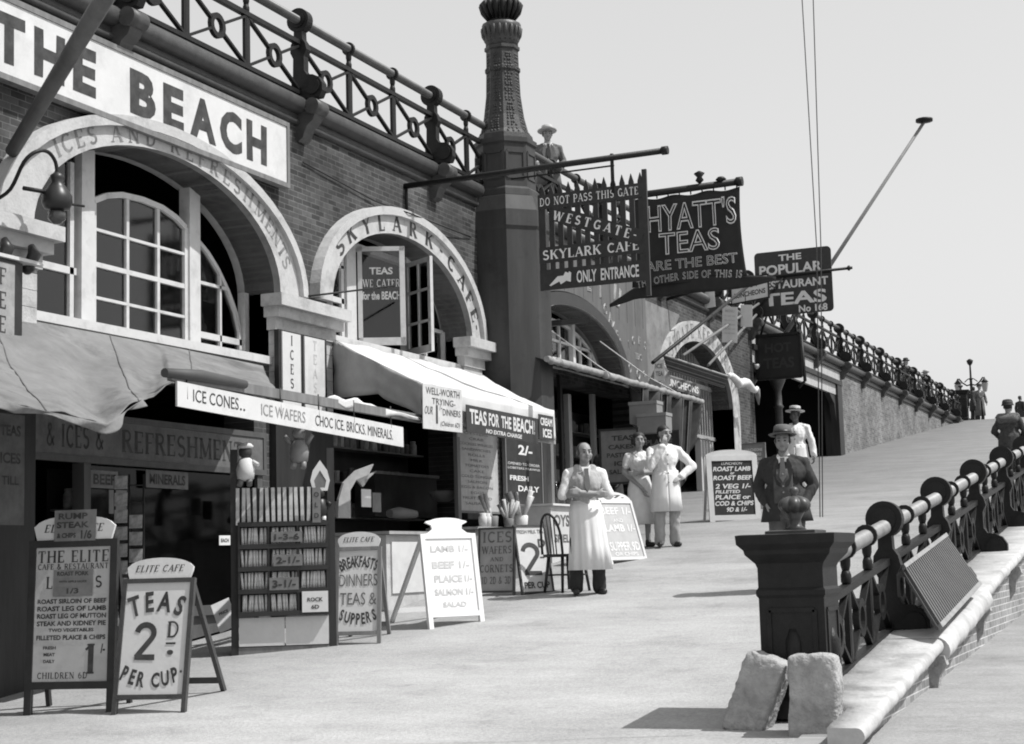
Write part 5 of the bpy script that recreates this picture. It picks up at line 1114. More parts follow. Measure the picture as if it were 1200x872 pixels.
t = thing('showcase', 'dark glazed case with dim goods at the back of the second shop', 'showcase', tuple(onx(440, 600, -9.9)), world=True); a = onx(440, 605, -9.9); MB().box((a.x-.3, a.y, a.z), (a.x, a.y+1.8, a.z+.55)).build('case', M('case_dark', .035, .3, .5, 4), t); MB().box((a.x-.3, a.y-.02, a.z+.55), (a.x+.02, a.y+1.85, a.z+.59)).build('top', MWOOD, t)
t = thing('cloth_bundle', 'rough rolled cloth bundle lying on the counter edge', 'bundle', tuple(onx(462, 607, -8.75)), rz=1.5); MB().tube([(-.1, 0, .05), (.1, 0, .06), (.5, .02, .05)], [.05, .07, .05], 10).build('roll', M('dark_roll', .09), t)
# posts of the second and third shop
for lab, px0, py0, py1, x, w_, m_ in (('pale post at the left of the shellfish list', 531, 512, 700, -9.0, .09, MWOOD), ('thin grey post right of the black FRESH DAILY board', 640, 500, 690, -8.6, .1, MWOOD), ('pale door post behind the head of the man in the apron', 660, 462, 600, FX+.05, .14, LWOOD), ('pale door post right of the apron man, with a dark doorway left of it', 690, 462, 600, FX+.05, .12, LWOOD), ('whitewashed post behind the stacked cartons', 765, 465, 600, FX+.1, .2, PAPER), ('dark post left of the third shop opening', 652, 440, 660, FX+.0, .1, DWOOD)):
    a = onx(px0, py0, x); t = thing('post', lab, 'post', (x, a.y, gz(a.y)), world=True); MB().box((x, a.y, gz(a.y)-.05), (x+w_*.6, a.y+w_, a.z)).build('shaft', m_, t)
# cone table
a = onx(560, 617, -8.1); b = onx(640, 612, -8.1)
t = thing('table', 'low boarded table carrying jars of ice cream cones', 'table', (-8.4, (a.y+b.y)/2, 1.2), world=True); TZ = a.z
MB().box((-8.8, a.y, TZ-.03), (-8.1, b.y, TZ)).build('table_top', LWOOD, t); MB().box((-8.75, a.y+.04, gz(a.y)), (-8.15, b.y-.04, TZ-.031)).build('side_boards', MWOOD, t)
def cones(label, px, py, n, k, jar):
    p = onx(px, py, -8.35); p.z = TZ; t = thing('cone_jar', label, 'jar', tuple(p)); random.seed(px)
    MB().lathe((0, 0, 0), [(.05*k, 0), (.07*k, .02), (.08*k, .14*k), (.07*k, .15*k)], 12).build('jar', jar, t)
    for i in range(n):
        a_ = random.uniform(0, 6.28); r = .035*k*random.uniform(.3, 1); tilt = .13*k; z1 = (.36+random.uniform(0, .08))*k
        MB().tube([(r*cos(a_), r*sin(a_), .1*k), (r*cos(a_)+tilt*cos(a_), r*sin(a_)+tilt*sin(a_), z1)], [.02*k, .03*k], 8).build('cone_stack', STRAW if i % 2 else M('wafer', .32, .8, .3, 30), t)
cones('white jar of tall wafer cones spread like a fan on the cone table', 611, 612, 7, 1.15, PAPER)
cones('dark jar of loose cones at the middle of the cone table', 596, 612, 8, .85, PAPERG)
cones('jar of a few leaning cones at the left end of the cone table', 577, 613, 4, 1.0, MWOOD)
for i, (px, lab) in enumerate(((566, 'small squat jar at the far left of the cone table'), (571, 'second small squat jar from the left on the cone table'))):
    p = onx(px, 613, -8.2); p.z = TZ; t = thing('jar', lab, 'jar', tuple(p)); MB().lathe((0, 0, 0), [(.05, 0), (.055, .12), (.04, .14), (.045, .17)], 10).build('body', STRAW, t)
# oyster counter with bottles
a = onx(645, 590, -8.3); b = onx(672, 592, -8.3)
t = thing('counter', 'white painted stall front lettered OYSTERS beside the apron man', 'counter', (-8.6, 21, gz(20)), world=True)
MB().box((-9.0, a.y, gz(a.y)), (-8.3, b.y+.6, a.z-.03)).build('front', BOARDW, t); MB().box((-9.05, a.y-.03, a.z-.028), (-8.25, b.y+.65, a.z)).build('top', PAPER, t)
f = frame((-8.3, a.y, gz(a.y)), (0, 1, 0), (0, 0, 1)); lines('lettering', f, b.y+.6-a.y, a.z-gz(a.y), [('OYSTERS', .5, .72, .86, .2), ('SHELL FISH', .5, .42, .86, .14)], INKG, t)
for i, (px, lab) in enumerate(((652, 'dark bottle left of three on the oyster stall'), (659, 'dark bottle in the middle of three on the oyster stall'), (667, 'dark bottle right of three on the oyster stall'))):
    p = onx(px, 588, -8.55); p.z = a.z; t = thing('bottle', lab, 'bottle', tuple(p)); MB().lathe((0, 0, 0), [(.04, 0), (.042, .18), (.018, .25), (.016, .31)], 10).build('glass', M('bottle_glass', .02, .15, .2, 5, spec=.7), t); MB().lathe((0, 0, .31), [(.02, 0), (.02, .03)], 8).build('cap', PAPERG, t)
for lab, px, py, w_, h_, y in (('pale cardboard carton, upper of two stacked in the third shop', 738, 497, .46, .3, 24.0), ('pale cardboard carton, lower of two stacked in the third shop', 747, 508, .48, .26, 23.9)):
    p = ony(px, py, y); t = thing('carton', lab, 'carton', tuple(p), world=True); MB().box(p, p+V((w_, .3, h_))).build('box', M('carton_grey', .2, .8, .12, 5), t); MB().box(p+V((-.01, -.01, h_)), p+V((w_+.01, .31, h_+.05))).build('lid', M('carton_lid', .24, .8, .12, 5), t)
# chair
def chair(label, loc, rz_):
    t = thing('chair', label, 'chair', loc, rz_)
    MB().plate(((0, 0, .44), V((1, 0, 0)), V((0, 1, 0))), [[(-.2, -.2), (.2, -.2), (.19, .18), (.1, .21), (-.1, .21), (-.19, .18)]], -.035, 0).build('seat', DWOOD, t)
    for x, y in ((-.17, -.17), (.17, -.17), (-.15, .17), (.15, .17)): MB().tube([(x*.85, y*.85, .42), (x*1.12, y*1.12, 0)], [.02, .016], 8).build('leg', DWOOD, t)
    mb = MB(); mb.tube([(-.18, 0, .2), (.18, 0, .2)], .011, 6).tube([(-.18, -.17, .2), (-.17, .17, .2)], .011, 6).tube([(.18, -.17, .2), (.17, .17, .2)], .011, 6); mb.build('stretcher', DWOOD, t)
    hoop = [(.19*cos(a_), .19+.1*sin(a_)*.6, .44+.46*sin(a_)**.6 if 0 < a_ < pi else .44) for a_ in [pi*i/16 for i in range(17)]]
    MB().tube(hoop, .015, 8).build('back_hoop', DWOOD, t)
    mb = MB()
    for x in (-.1, -.035, .035, .1): mb.tube([(x*.8, .19, .44), (x, .24, .44+.46*(1-(x/.19)**2)**.3)], .008, 6)
    mb.build('spindle', DWOOD, t)
p = ong(664, 694); chair('dark windsor chair partly hidden behind the man in the apron', tuple(p), radians(150))
# dim stock on the shelves inside the shops
def shelf(label, x, y0, y1, zs, seed):
    random.seed(seed); t = thing('shelf', label, 'shelf', (x, (y0+y1)/2, zs[0]), world=True)
    for z in zs: MB().box((x-.16, y0, z-.02), (x+.1, y1, z)).build('board', MWOOD, t)
    MB().box((x-.18, y0-.03, zs[0]-.4), (x-.165, y1+.03, zs[-1]+.4)).build('back', DWOOD, t)
    ms = [M('stock_pale', .35, .6, .4, 12), M('stock_mid', .16, .5, .4, 12), M('stock_dark', .06, .4, .4, 12)]; base = {}
    for z in zs:
        y = y0+.08
        while y < y1-.06:
            kind = random.choice(('jar', 'tin', 'packet')); m = random.choice(ms); key = (kind, m.name)
            if key not in base:
                mb = MB()
                if kind == 'jar': mb.lathe((0, 0, 0), [(.05, 0), (.055, .02), (.055, .14), (.035, .17), (.042, .175), (.042, .2)], 10)
                elif kind == 'tin': mb.lathe((0, 0, 0), [(.045, 0), (.045, .13), (.047, .132), (.047, .15)], 12)
                else: mb.box((-.05, -.055, 0), (.05, .055, .19))
                o = mb.build(kind, m); tag(o, {'jar': 'glass sweet jar standing in shade on a dim shop shelf', 'tin': 'round tin standing in shade on a dim shop shelf', 'packet': 'upright packet standing in shade on a dim shop shelf'}[kind], kind, kind+'s on the dim shop shelves'); base[key] = o
            else: o = base[key].copy(); COL.objects.link(o)
            o.location = (x+random.uniform(-.03, .03), y, z); o.rotation_euler = (0, 0, random.uniform(-.3, .3)); y += random.uniform(.12, .2)
shelf('dim stocked shelves at the back of the second shop', -10.3, 17.0, 20.2, (2.15, 2.6, 3.05), 5)
shelf('dim stocked shelves behind the glass of the first shop', -10.25, 12.5, 15.1, (1.35, 1.75, 2.15), 8)
shelf('dim stocked shelves in the doorway of the third shop', -10.4, 24.4, 27.8, (2.9, 3.35, 3.8), 12)
# ------------------------------------------------------------------ houses beyond the upper road
def house(label, x, y, w, d, h, wall, seed):
    random.seed(seed); t = thing('house', label, 'house', (x, y, 7.15), world=True); z0 = 7.15
    MB().box((x-d, y, z0), (x, y+w, z0+h)).build('wall', wall, t)
    rf = MB().add([(x+.3, y-.2, z0+h), (x+.3, y+w+.2, z0+h), (x-d-.3, y+w+.2, z0+h), (x-d-.3, y-.2, z0+h), (x-d*.5, y-.2, z0+h+d*.35), (x-d*.5, y+w+.2, z0+h+d*.35)], [(0, 1, 5, 4), (2, 3, 4, 5), (1, 2, 5), (3, 0, 4), (3, 2, 1, 0)]).build('roof', M('slate_roof', .12, .7, .25, 3), t)
    MB().box((x-.1, y-.15, z0+h-.35), (x+.35, y+w+.15, z0+h+.02)).build('cornice', M('house_trim', .4, .8, .15, 3), t)
    for cy in (y+1, y+w-2):
        MB().box((x-d*.5-.5, cy, z0+h+d*.2), (x-d*.5+.5, cy+1.6, z0+h+d*.35+1.3)).build('chimney', wall, t)
        mb = MB()
        for k in range(4): mb.lathe((x-d*.5, cy+.25+k*.37, z0+h+d*.35+1.3), [(.13, 0), (.12, .5), (.15, .52), (.15, .6)], 8)
        mb.build('chimney_pot', M('pot', .25, .8, .2, 4), t)
    for r in range(3):
        for c in range(int(w//2.2)):
            yy_, zz = y+1+c*2.2, z0+.9+r*3.2
            if zz+1.8 < z0+h: o = MB().box((x, yy_, zz), (x+.06, yy_+1.1, zz+1.8)).build('window', M('house_trim', .4), t); MB().box((x+.061, yy_+.1, zz+.1), (x+.08, yy_+1.0, zz+1.7)).build('pane', M('house_pane', .05, .15, .2, 3, spec=.6), o)
HW1, HW2, HW3 = M('house_wall', .3, .85, .15, 2, .1), M('house_wall_dark', .17, .85, .2, 2, .1), M('house_wall_pale', .42, .85, .12, 2, .1)
house('tall dark brick terrace house behind the upper railing at left', -52, 66, 15, 12, 15.5, HW2, 1)
house('pale stuccoed house with chimneys beyond the upper railing', -54, 82, 14, 12, 17.5, HW3, 2)
house('grey terrace house with parapet seen between the railing posts', -52, 97, 12, 12, 14.5, HW1, 3)
house('low far house at the end of the terrace behind the railing', -53, 110, 14, 10, 11.5, HW2, 4)
# ------------------------------------------------------------------ street lamp and far railing at the head of the ramp
p = ony(1141, 497, 78); p.z = 7.15
t = thing('street_lamp', 'twin lantern iron street lamp at the head of the ramp', 'street lamp', tuple(p))
MB().lathe((0, 0, 0), [(.22, 0), (.2, .5), (.12, .6), (.08, 1.0), (.06, 2.4), (.09, 2.45), (.05, 2.5), (.04, 3.1), (.12, 3.2), (.16, 3.34), (.05, 3.42)], 12).build('post', IRON, t)
for s_ in (-1, 1):
    MB().tube([(0, 0, 2.2), (s_*.2, 0, 2.15), (s_*.4, 0, 2.3), (s_*.55, 0, 2.5), (s_*.62, 0, 2.45)], .035, 8).tube([(0, 0, 2.5), (s_*.15, 0, 2.45), (s_*.3, 0, 2.32)], .025, 6).build('arm', IRON, t)
    l_ = MB().lathe((s_*.62, 0, 1.85), [(.05, -.05), (.1, 0), (.17, .35), (.1, .42)], 8, False).build('lantern', M('lantern_glass', .25, .2, .2, 4, spec=.7), t)
    MB().lathe((s_*.62, 0, 2.27), [(.19, 0), (.1, .1), (.04, .18), (.02, .25)], 8).build('lantern_cap', IRON, l_)
t = thing('iron_railing', 'far dark railing end beyond the top of the ramp', 'railing', (-8.0, 82, 7.15))
MB().tube([(0, 0, 1.05), (2.5, -4, 1.0), (4, -8, .95)], .07, 8).build('handrail', IRON, t)
for i in range(9): MB().box((4*i/8-.04, -8*i/8-.04, 0), (4*i/8+.04, -8*i/8+.04, 1.02)).build('baluster', IRON, t)
# ------------------------------------------------------------------ people
def capsule(bm, p, r, q, s, n=12):
    p, q = V(p), V(q); d = q-p; L = d.length
    z = d.normalized() if L > 1e-6 else V((0, 0, 1)); x = z.cross(V((0, 1, 0)) if abs(z.y) < .9 else V((1, 0, 0))).normalized(); y = z.cross(x)
    prof = [(-cos(t*pi/10)*r, sin(t*pi/10)*r) for t in range(0, 6)]+[(L-cos(pi/2+t*pi/10)*s, sin(pi/2+t*pi/10)*s) for t in range(0, 6)]
    rows = []
    for h, rad in prof: rows.append([bm.verts.new(p+z*h+(x*cos(2*pi*k/n)+y*sin(2*pi*k/n))*max(rad, .0006)) for k in range(n)])
    for a, b in zip(rows, rows[1:]):
        for k in range(n): bm.faces.new((a[k], a[(k+1) % n], b[(k+1) % n], b[k]))
    bm.faces.new(rows[0][::-1]); bm.faces.new(rows[-1])
def ell(bm, c, rx, ry, rz_, rot=None, n=16):
    r = bmesh.ops.create_uvsphere(bm, u_segments=n, v_segments=10, radius=1)
    m = Matrix.Translation(c) @ (rot or Matrix.Identity(4)) @ Matrix.Diagonal((rx, ry, rz_, 1)); bmesh.ops.transform(bm, matrix=m, verts=r['verts'])
def blob(name, caps, ells, mat, parent, vox=.011, sm=3):
    bm = bmesh.new()
    for c in caps: capsule(bm, *c)
    for e in ells: ell(bm, *e)
    bmesh.ops.recalc_face_normals(bm, faces=bm.faces[:])
    me = bpy.data.meshes.new(name); bm.to_mesh(me); bm.free(); o = bpy.data.objects.new(name, me); COL.objects.link(o)
    r = o.modifiers.new('r', 'REMESH'); r.mode = 'VOXEL'; r.voxel_size = vox; s = o.modifiers.new('s', 'SMOOTH'); s.factor = .5; s.iterations = sm
    bpy.context.view_layer.update(); m2 = bpy.data.meshes.new_from_object(o.evaluated_get(bpy.context.evaluated_depsgraph_get()))
    bpy.data.objects.remove(o); bpy.data.meshes.remove(me); m2.name = name; m2.polygons.foreach_set('use_smooth', [True]*len(m2.polygons)); m2.materials.clear(); m2.materials.append(mat)
    if name in ('shirt', 'coat', 'trousers', 'vest', 'dress_top'):   # cloth creases
        nl = [v.normal.copy() for v in m2.vertices]
        for v, nv in zip(m2.vertices, nl):
            c = v.co.copy(); q = V((c.x*9, c.y*9, c.z*5)); a = abs(noise.noise(q+V((len(name), 0, 0))))+.5*abs(noise.noise(q*2.3+V((0, 5, 1)))); v.co = c+nv*(.012-.022*a)
    o = bpy.data.objects.new(name, m2); COL.objects.link(o); o.parent = parent; return o
def hand(p, d, n, k=1.0, curl=.5, side=1):
    """palm at p running along d, palm faces n; four fingers and a thumb"""
    p, d, n = V(p), V(d).normalized(), V(n).normalized(); s = d.cross(n).normalized()*side; caps = []
    for i, (o, L) in enumerate(((-.03, .068), (-.01, .078), (.011, .072), (.03, .056))):
        a = p+s*o*k*.9; b = a+d*.075*k; caps.append((a, .016*k, b, .012*k))
        c = b+(d*cos(curl)+n*sin(curl)).normalized()*L*.5*k; e = c+(d*cos(curl*2.2)+n*sin(curl*2.2)).normalized()*L*.5*k
        caps += [(b, .0105*k, c, .0095*k), (c, .0095*k, e, .0075*k)]
    a = p+s*-.03*k+d*.012*k; b = a+(s*-.7+d*.7+n*.3).normalized()*.04*k; caps += [(a, .015*k, b, .012*k), (b, .011*k, b+(d*.9-s*.2+n*.4).normalized()*.035*k, .009*k)]
    return caps
def mixv(a, b, t): return V(a).lerp(V(b), t)
def loft(rings, name, mat, parent, a0=0, a1=360, n=40, ripple=0, seed=0, th=.008):
    P = []
    for z, cx, cy, rx, ry in rings:
        row = []
        for k in range(n+1):
            a = radians(a0+(a1-a0)*k/n); f = 1+.02*noise.noise(V((cos(a)*3, sin(a)*3, z*6)))+ripple*(sin(a*9+seed)+.6*sin(a*17+seed*2))*max(0, (rings[0][0]-z)/max(.01, rings[0][0]-rings[-1][0]))
            row.append(V((cx+rx*cos(a)*f, cy+ry*sin(a)*f, z)))
        P.append(row)
    return MB().grid(P).build(name, mat, parent, solid=th)
DEF = dict(H=1.72, sh=.19, hip=.095, lf=(.1, .0), rf=(-.1, .0), le=(.27, .02, 1.12), re=(-.27, .02, 1.12), lh=(.28, -.08, .86), rh=(-.28, -.08, .86), lhd=(0, -.1, -1), rhd=(0, -.1, -1), lhn=(-1, 0, 0), rhn=(1, 0, 0), yaw=0, lean=0, female=0, build=1.0)
def person(label, loc, rz_, pose, clothes, vox=.011, face=True, group=None):
    """local frame: the figure faces -y, its left is +x"""
    J = dict(DEF); J.update(pose); k = J['H']/1.72; B = J['build']
    t = thing('person', label, 'person', loc, rz_, group); t.scale = (k, k, k); fem = J['female']
    ly = J['lean']
    hipc = V((0, .0, .93)); chest = V((0, -.01+ly*.5, 1.27)); neck = V((0, .0+ly, 1.45)); hc = V((0, -.02+ly*1.15, 1.605))
    caps = []; arms = {}; legs = {}
    sh = J['sh']*(.9 if fem else 1)
    for s_, nm in ((1, 'l'), (-1, 'r')):
        hp = V((s_*J['hip'], .0, .9)); f = J[nm+'f']; an = V((f[0], f[1]+.02, .085)); kn = (hp+an)/2+V((s_*.005, -.03, .01)); toe = an+V((s_*.03, -.15, -.05))
        legs[nm] = (hp, kn, an, toe)
        caps += [(hp, .085*B, kn, .055), (kn, .055, an, .038), (an+V((0, .03, -.04)), .036, toe, .03)]
        so_ = V((s_*sh, .01+ly, 1.365)); el = V(J[nm+'e'])+V((0, 0, 0)); wr = V(J[nm+'h']); arms[nm] = (so_, el, wr)
        caps += [(so_, .055, el, .041), (el, .041, wr, .028), (so_, .05, neck+V((0, .015, -.02)), .05)]
        hd = V(J[nm+'hd']); caps += hand(wr+hd.normalized()*.01, hd, J[nm+'hn'], 1.0, .5, s_)
    caps += [(hipc, .125*B, V((0, 0, 1.08)), .115*B), (V((0, 0, 1.08)), .115*B, chest, .13*B), (neck+V((0, 0, -.05)), .06, hc+V((0, .02, -.06)), .052)]
    hy = Matrix.Rotation(J['yaw'], 4, 'Z'); hm = Matrix.Translation(hc) @ hy
    def hp_(x, y, z): return hm @ V((x, y, z))
    caps += [(hp_(0, -.088, .015), .011, hp_(0, -.108, -.028), .015), (hp_(-.03, -.085, .03), .012, hp_(.03, -.085, .03), .012), (hp_(0, -.06, -.085), .03, hp_(0, -.07, -.09), .026), (hp_(0, -.092, -.055), .012, hp_(0, -.09, -.06), .016)]
    for s_ in (-1, 1): caps += [(hp_(s_*.077, .01, .02), .016, hp_(s_*.079, .01, -.02), .011), (hp_(s_*.045, -.06, -.03), .03, hp_(s_*.035, -.05, -.06), .03)]
    ells = [(hc+V((0, 0, .02)), .076, .097, .1, hy), (hc+hy @ V((0, -.018, -.035)), .062, .078, .085, hy), (chest, .165*B, .115*B, .17), (V((0, 0, 1.0)), .15*B, .115*B, .12)]
    if fem: ells += [(chest+V((s_*.07, -.085, -.0)), .06, .05, .06) for s_ in (-1, 1)]
    blob('body', caps, ells, clothes.get('skin', SKIN), t, vox)
    if face:
        for s_ in (-1, 1): MB().lathe(hp_(s_*.032, -.089, .004), [(.004, -.007), (.012, -.004), (.012, .004), (.004, .007)], 8, sx=1, sy=.5).build('eye', INK, t)
        MB().bar(hp_(-.024, -.102, -.058), hp_(.024, -.102, -.058), .012, .006).build('mouth', M('lip', .14), t)
        for s_ in (-1, 1): MB().bar(hp_(s_*.016, -.1, .031), hp_(s_*.05, -.09, .033), .012, .008).build('eyebrow', HAIRM, t)
    g = .016
    def sleeve(nm, frac, mat, name='sleeve', g=g, vox=.011):
        so_, el, wr = arms[nm]; g = .008
        c = [(so_, .052+g, mixv(so_, el, min(1, frac*2)), .05+g)]
        if frac > .5: c.append((el, .042+g, mixv(el, wr, frac*2-1), .031+g))
        return c
    C = clothes
    if 'trousers' in C:
        c = []
        for nm in 'lr':
            hp, kn, an, toe = legs[nm]; c += [(hp, .095*B, kn, .078), (kn, .078, an+V((0, .01, .0)), .072)]
        blob('trousers', c+[(hipc+V((0, 0, -.02)), .135*B, V((0, 0, 1.02)), .13*B)], [(V((0, 0, .97)), .165*B, .13*B, .12)], C['trousers'], t, .014)
    if 'shoes' in C:
        for nm in 'lr':
            hp, kn, an, toe = legs[nm]; blob('shoe', [(an+V((0, .035, -.045)), .04, toe+V((0, 0, .0)), .036), (an+V((0, 0, 0)), .046, an+V((0, .01, -.04)), .045)], [], C['shoes'], t, .01)
    if 'shirt' in C:
        fr = C.get('sleeve', .55); B0 = B
        if 'coat' in C: B = B*.9
        blob('shirt', (sleeve('l', fr, 0)+sleeve('r', fr, 0) if 'coat' not in C else [])+[(V((0, 0, .98)), .13*B, chest, .14*B)]+[(arms[n_][0]+V((0, 0, .005)), .055, neck+V((0, .015, -.025)), .055) for n_ in ('lr' if 'coat' not in C else '')], [(chest+V((0, 0, -.01)), .182*B, .128*B, .16), (V((0, 0, 1.02)), .16*B, .125*B, .12)], C['shirt'], t)
        mb = MB()
        for s_ in (-1, 1): mb.add([neck+V((s_*.062, -.02, .02)), neck+V((s_*.01, -.075, -.03)), neck+V((s_*.05, -.088, -.075)), neck+V((s_*.085, -.045, -.03))], [(0, 1, 2, 3) if s_ > 0 else (3, 2, 1, 0)])
        mb.build('collar', C.get('collar', C['shirt']), t, solid=.01)
    B = J['build']
    if 'vest' in C:
        blob('vest', [(V((0, 0, .99)), .145*B, chest, .152*B)]+[(V((s_*.1, -.01, 1.33)), .07, V((s_*.085, .0, 1.41)), .06) for s_ in (-1, 1)], [(chest+V((0, 0, -.02)), .196*B, .156*B, .18), (V((0, 0, 1.02)), .167*B, .131*B, .11)], C['vest'], t)
        MB().add([(-.055, -.115+ly, 1.44), (.055, -.115+ly, 1.44), (.0, -.178, 1.22)], [(0, 2, 1)]).build('shirt_front', C['shirt'], t, solid=.012)
    if 'tie' in C:
        MB().plate((V((0, -(.15*B+.034)+ly*.8, 1.18)), V((1, 0, 0)), V((0, .2, 1)).normalized()), [[(0, -.03), (.034, .03), (.02, .215), (.024, .245), (-.024, .245), (-.02, .215), (-.034, .03)]], -.01, .008).build('tie', C['tie'], t)
    if 'coat' in C:
        m = C['coat']; L = C.get('coat_len', .5); fr = C.get('csleeve', .96); g2 = .026
        c = []
        for nm in 'lr':
            so_, el, wr = arms[nm]; c += [(so_, .066, el, .062), (el, .06, mixv(el, wr, fr*2-1), .05), (so_, .064, neck+V((0, .018, -.03)), .063)]
        c += [(V((0, 0, .98)), .142*B, chest, .15*B)]
        blob('coat', c, [(chest+V((0, 0, -.01)), .2*B, .146*B, .18), (V((0, 0, 1.04)), .185*B, .146*B, .16)], m, t)
        zb = L; a_ = (-80, 260) if C.get('open', True) else (-90, 270); loft([(1.08, 0, 0, .183*B, .142*B), (1.0, 0, 0, .188*B, .15*B), (.93, 0, 0, .195*B, .157*B), ((.93+zb)/2, 0, 0, .21*B, .172*B), (zb, 0, 0, .225*B+C.get('flare', 0), .19*B+C.get('flare', 0))], 'coat_skirt', m, t, a_[0], a_[1], 48, .02, 1)
        mb = MB()
        if C.get('open', True):
            for s_ in (-1, 1): mb.plate((V((0, -(.15*B+.022)+ly*.8, 1.1)), V((1, 0, 0)), V((0, .14, 1)).normalized()), [[(s_*.02, 0), (s_*.07, .03), (s_*.115, .19), (s_*.095, .2), (s_*.1, .235), (s_*.06, .315), (s_*.045, .31)][::s_]], -.012, .008)
            mb.build('lapel', m, t)
            MB().add([(-.06, -.118*B+ly, 1.43), (.06, -.118*B+ly, 1.43), (.0, -(.15*B+.012), 1.12)], [(0, 2, 1)]).build('shirt_front', CLOTHW, t, solid=.012)
        else:
            for i in range(4): mb.lathe((.01, -.172+.0*i, 1.3-.13*i), [(.002, -.012), (.012, -.008), (.012, .008), (.002, .012)], 8, sy=.5)
            mb.build('button', M('button', .2), t)
    if 'waistcoat' in C:
        loft([(1.3, 0, .012, .2*B, .163*B), (1.2, 0, 0, .205*B, .166*B), (1.08, 0, 0, .207*B, .166*B), (.93, 0, 0, .21*B, .172*B)], 'waistcoat', C['waistcoat'], t, 246, 294, 16, 0, 1)
        mb = MB()
        for i in range(5): mb.lathe((.0, -.172*B-.004, 1.24-.065*i), [(.002, -.009), (.009, -.006), (.009, .006), (.002, .009)], 8, sy=.5)
        mb.build('button', M('button', .2), t)
    if 'dress' in C:
        blob('dress_top', sleeve('l', .3, 0)+sleeve('r', .3, 0)+[(V((0, 0, 1.0)), .12, chest, .135)], [(chest, .165, .128, .17)]+[(chest+V((s_*.07, -.09, 0)), .066, .056, .066) for s_ in (-1, 1)], C['dress'], t)
        loft([(1.1, 0, 0, .135, .12), (1.0, 0, 0, .155, .135), (.88, 0, 0, .19, .155), (.6, 0, -.0, .2, .17), (.34, 0, 0, .215, .19)], 'skirt', C['dress'], t, 0, 360, 48, .025, 2)
        mb = MB()
        for s_ in (-1, 1): mb.add([neck+V((s_*.055, -.03, .0)), neck+V((s_*.0, -.1, -.13)), neck+V((s_*.07, -.12, -.1)), neck+V((s_*.115, -.06, -.035))], [(0, 1, 2, 3) if s_ > 0 else (3, 2, 1, 0)])
        mb.build('collar', CLOTHW, t, solid=.012)
        MB().lathe((0, 0, 1.06), [(.142, 0), (.144, .04)], 30, sx=1, sy=.9).build('belt', M('belt', .3), t)
    if 'apron' in C:
        zt, zb = C.get('apron_z', (1.03, .3)); loft([(zt, 0, -.0, .172*B, .142*B), (.93, 0, -.005, .19*B, .16*B), (.75, .01, -.012, .2*B, .17*B), (.55, .02, -.015, .215*B, .18*B), (zb, .03, -.02, .238*B, .2*B)], 'apron', C['apron'], t, 160, 380, 90, .055, 0)
        MB().lathe((0, 0, zt-.03), [(.175*B, 0), (.177*B, .04)], 32, sx=1, sy=.83).build('apron_band', C['apron'], t)
    hr = C.get('hair')
    if hr == 'short': blob('hair', [], [(hc+hy @ V((0, .034, .036)), .0815, .086, .087, hy)]+[(hc+hy @ V((s_*.07, .0, .01)), .016, .04, .045, hy) for s_ in (-1, 1)], C.get('hairm', HAIRM), t, .009, 2)
    elif hr == 'full': blob('hair', [], [(hc+hy @ V((0, .015, .058)), .084, .1, .075, hy), (hc+hy @ V((0, .04, .02)), .08, .075, .09, hy)], C.get('hairm', HAIRM), t, .009, 2)
    elif hr == 'bob':
        blob('hair', [], [(hc+hy @ V((0, .02, .06)), .095, .105, .075, hy), (hc+hy @ V((0, .055, -.0)), .1, .07, .1, hy)]+[(hc+hy @ V((s_*.088, .01, -.03+.03*q)), .034, .055, .04, hy) for s_ in (-1, 1) for q in (0, 1.4)], HAIRM, t, .009, 2)
    elif hr == 'bald': blob('hair', [], [(hc+hy @ V((0, .052, .0)), .078, .055, .062, hy)]+[(hc+hy @ V((s_*.07, .015, .012)), .015, .045, .035, hy) for s_ in (-1, 1)], M('grey_hair', .07), t, .009, 2)
    if 'hat' in C:
        kind, hm_, bm_2 = C['hat']; c = hc+hy @ V((0, .012, .065)); tilt = Matrix.Rotation(J['yaw'], 4, 'Z') @ Matrix.Rotation(C.get('hat_tilt', -.08), 4, 'X')
        prof = {'boater': [(.165, 0), (.168, .008), (.098, .014), (.094, .085), (.088, .094), (.01, .097)], 'fedora': [(.155, .012), (.14, .0), (.1, .006), (.1, .05), (.092, .1), (.07, .115), (.04, .1), (.01, .098)], 'bowler': [(.13, .015), (.12, .0), (.1, .006), (.1, .05), (.085, .09), (.05, .112), (.01, .118)], 'cloche': [(.125, -.03), (.115, -.01), (.105, .02), (.1, .06), (.075, .09), (.01, .1)]}[kind]
        mb = MB(); mb.lathe((0, 0, 0), prof, 28, kind != 'boater', 0, 1, 1.16); mb.v = [c+tilt.to_3x3() @ v for v in mb.v]; mb.build('hat', hm_, t)
        mb = MB(); mb.lathe((0, 0, 0), [(.1035, .016), (.1015, .05)], 28, True, 0, 1, 1.16); mb.v = [c+tilt.to_3x3() @ v for v in mb.v]; mb.build('hat_band', bm_2, t)
    return t
GREYV = M('knit_grey', .33, .95, .2, 40)
def face_cam(p, off=0): return atan2(-p[0], p[1])+off   # rz that turns -y towards the camera
# man in the apron, arms folded
p = ong(690, 697)
fold = dict(le=(.26, -.02, 1.13), re=(-.26, -.02, 1.13), lh=(-.09, -.2, 1.15), rh=(.1, -.225, 1.12), lhd=(-1, -.05, .12), rhd=(1, .1, .0), lhn=(0, 1, -.2), rhn=(0, 1, .2))
person('balding man in a long white apron and knitted vest with folded arms', tuple(p), face_cam(p, .15), dict(fold, H=1.72, lf=(.13, .0), rf=(-.13, .02), yaw=.2), dict(trousers=CLOTHD, shoes=BLACK, shirt=CLOTHW, sleeve=.5, vest=GREYV, tie=CLOTHM, apron=CLOTHW, hair='short', hairm=M('grey_hair', .05), apron_z=(1.05, .28)), .009)
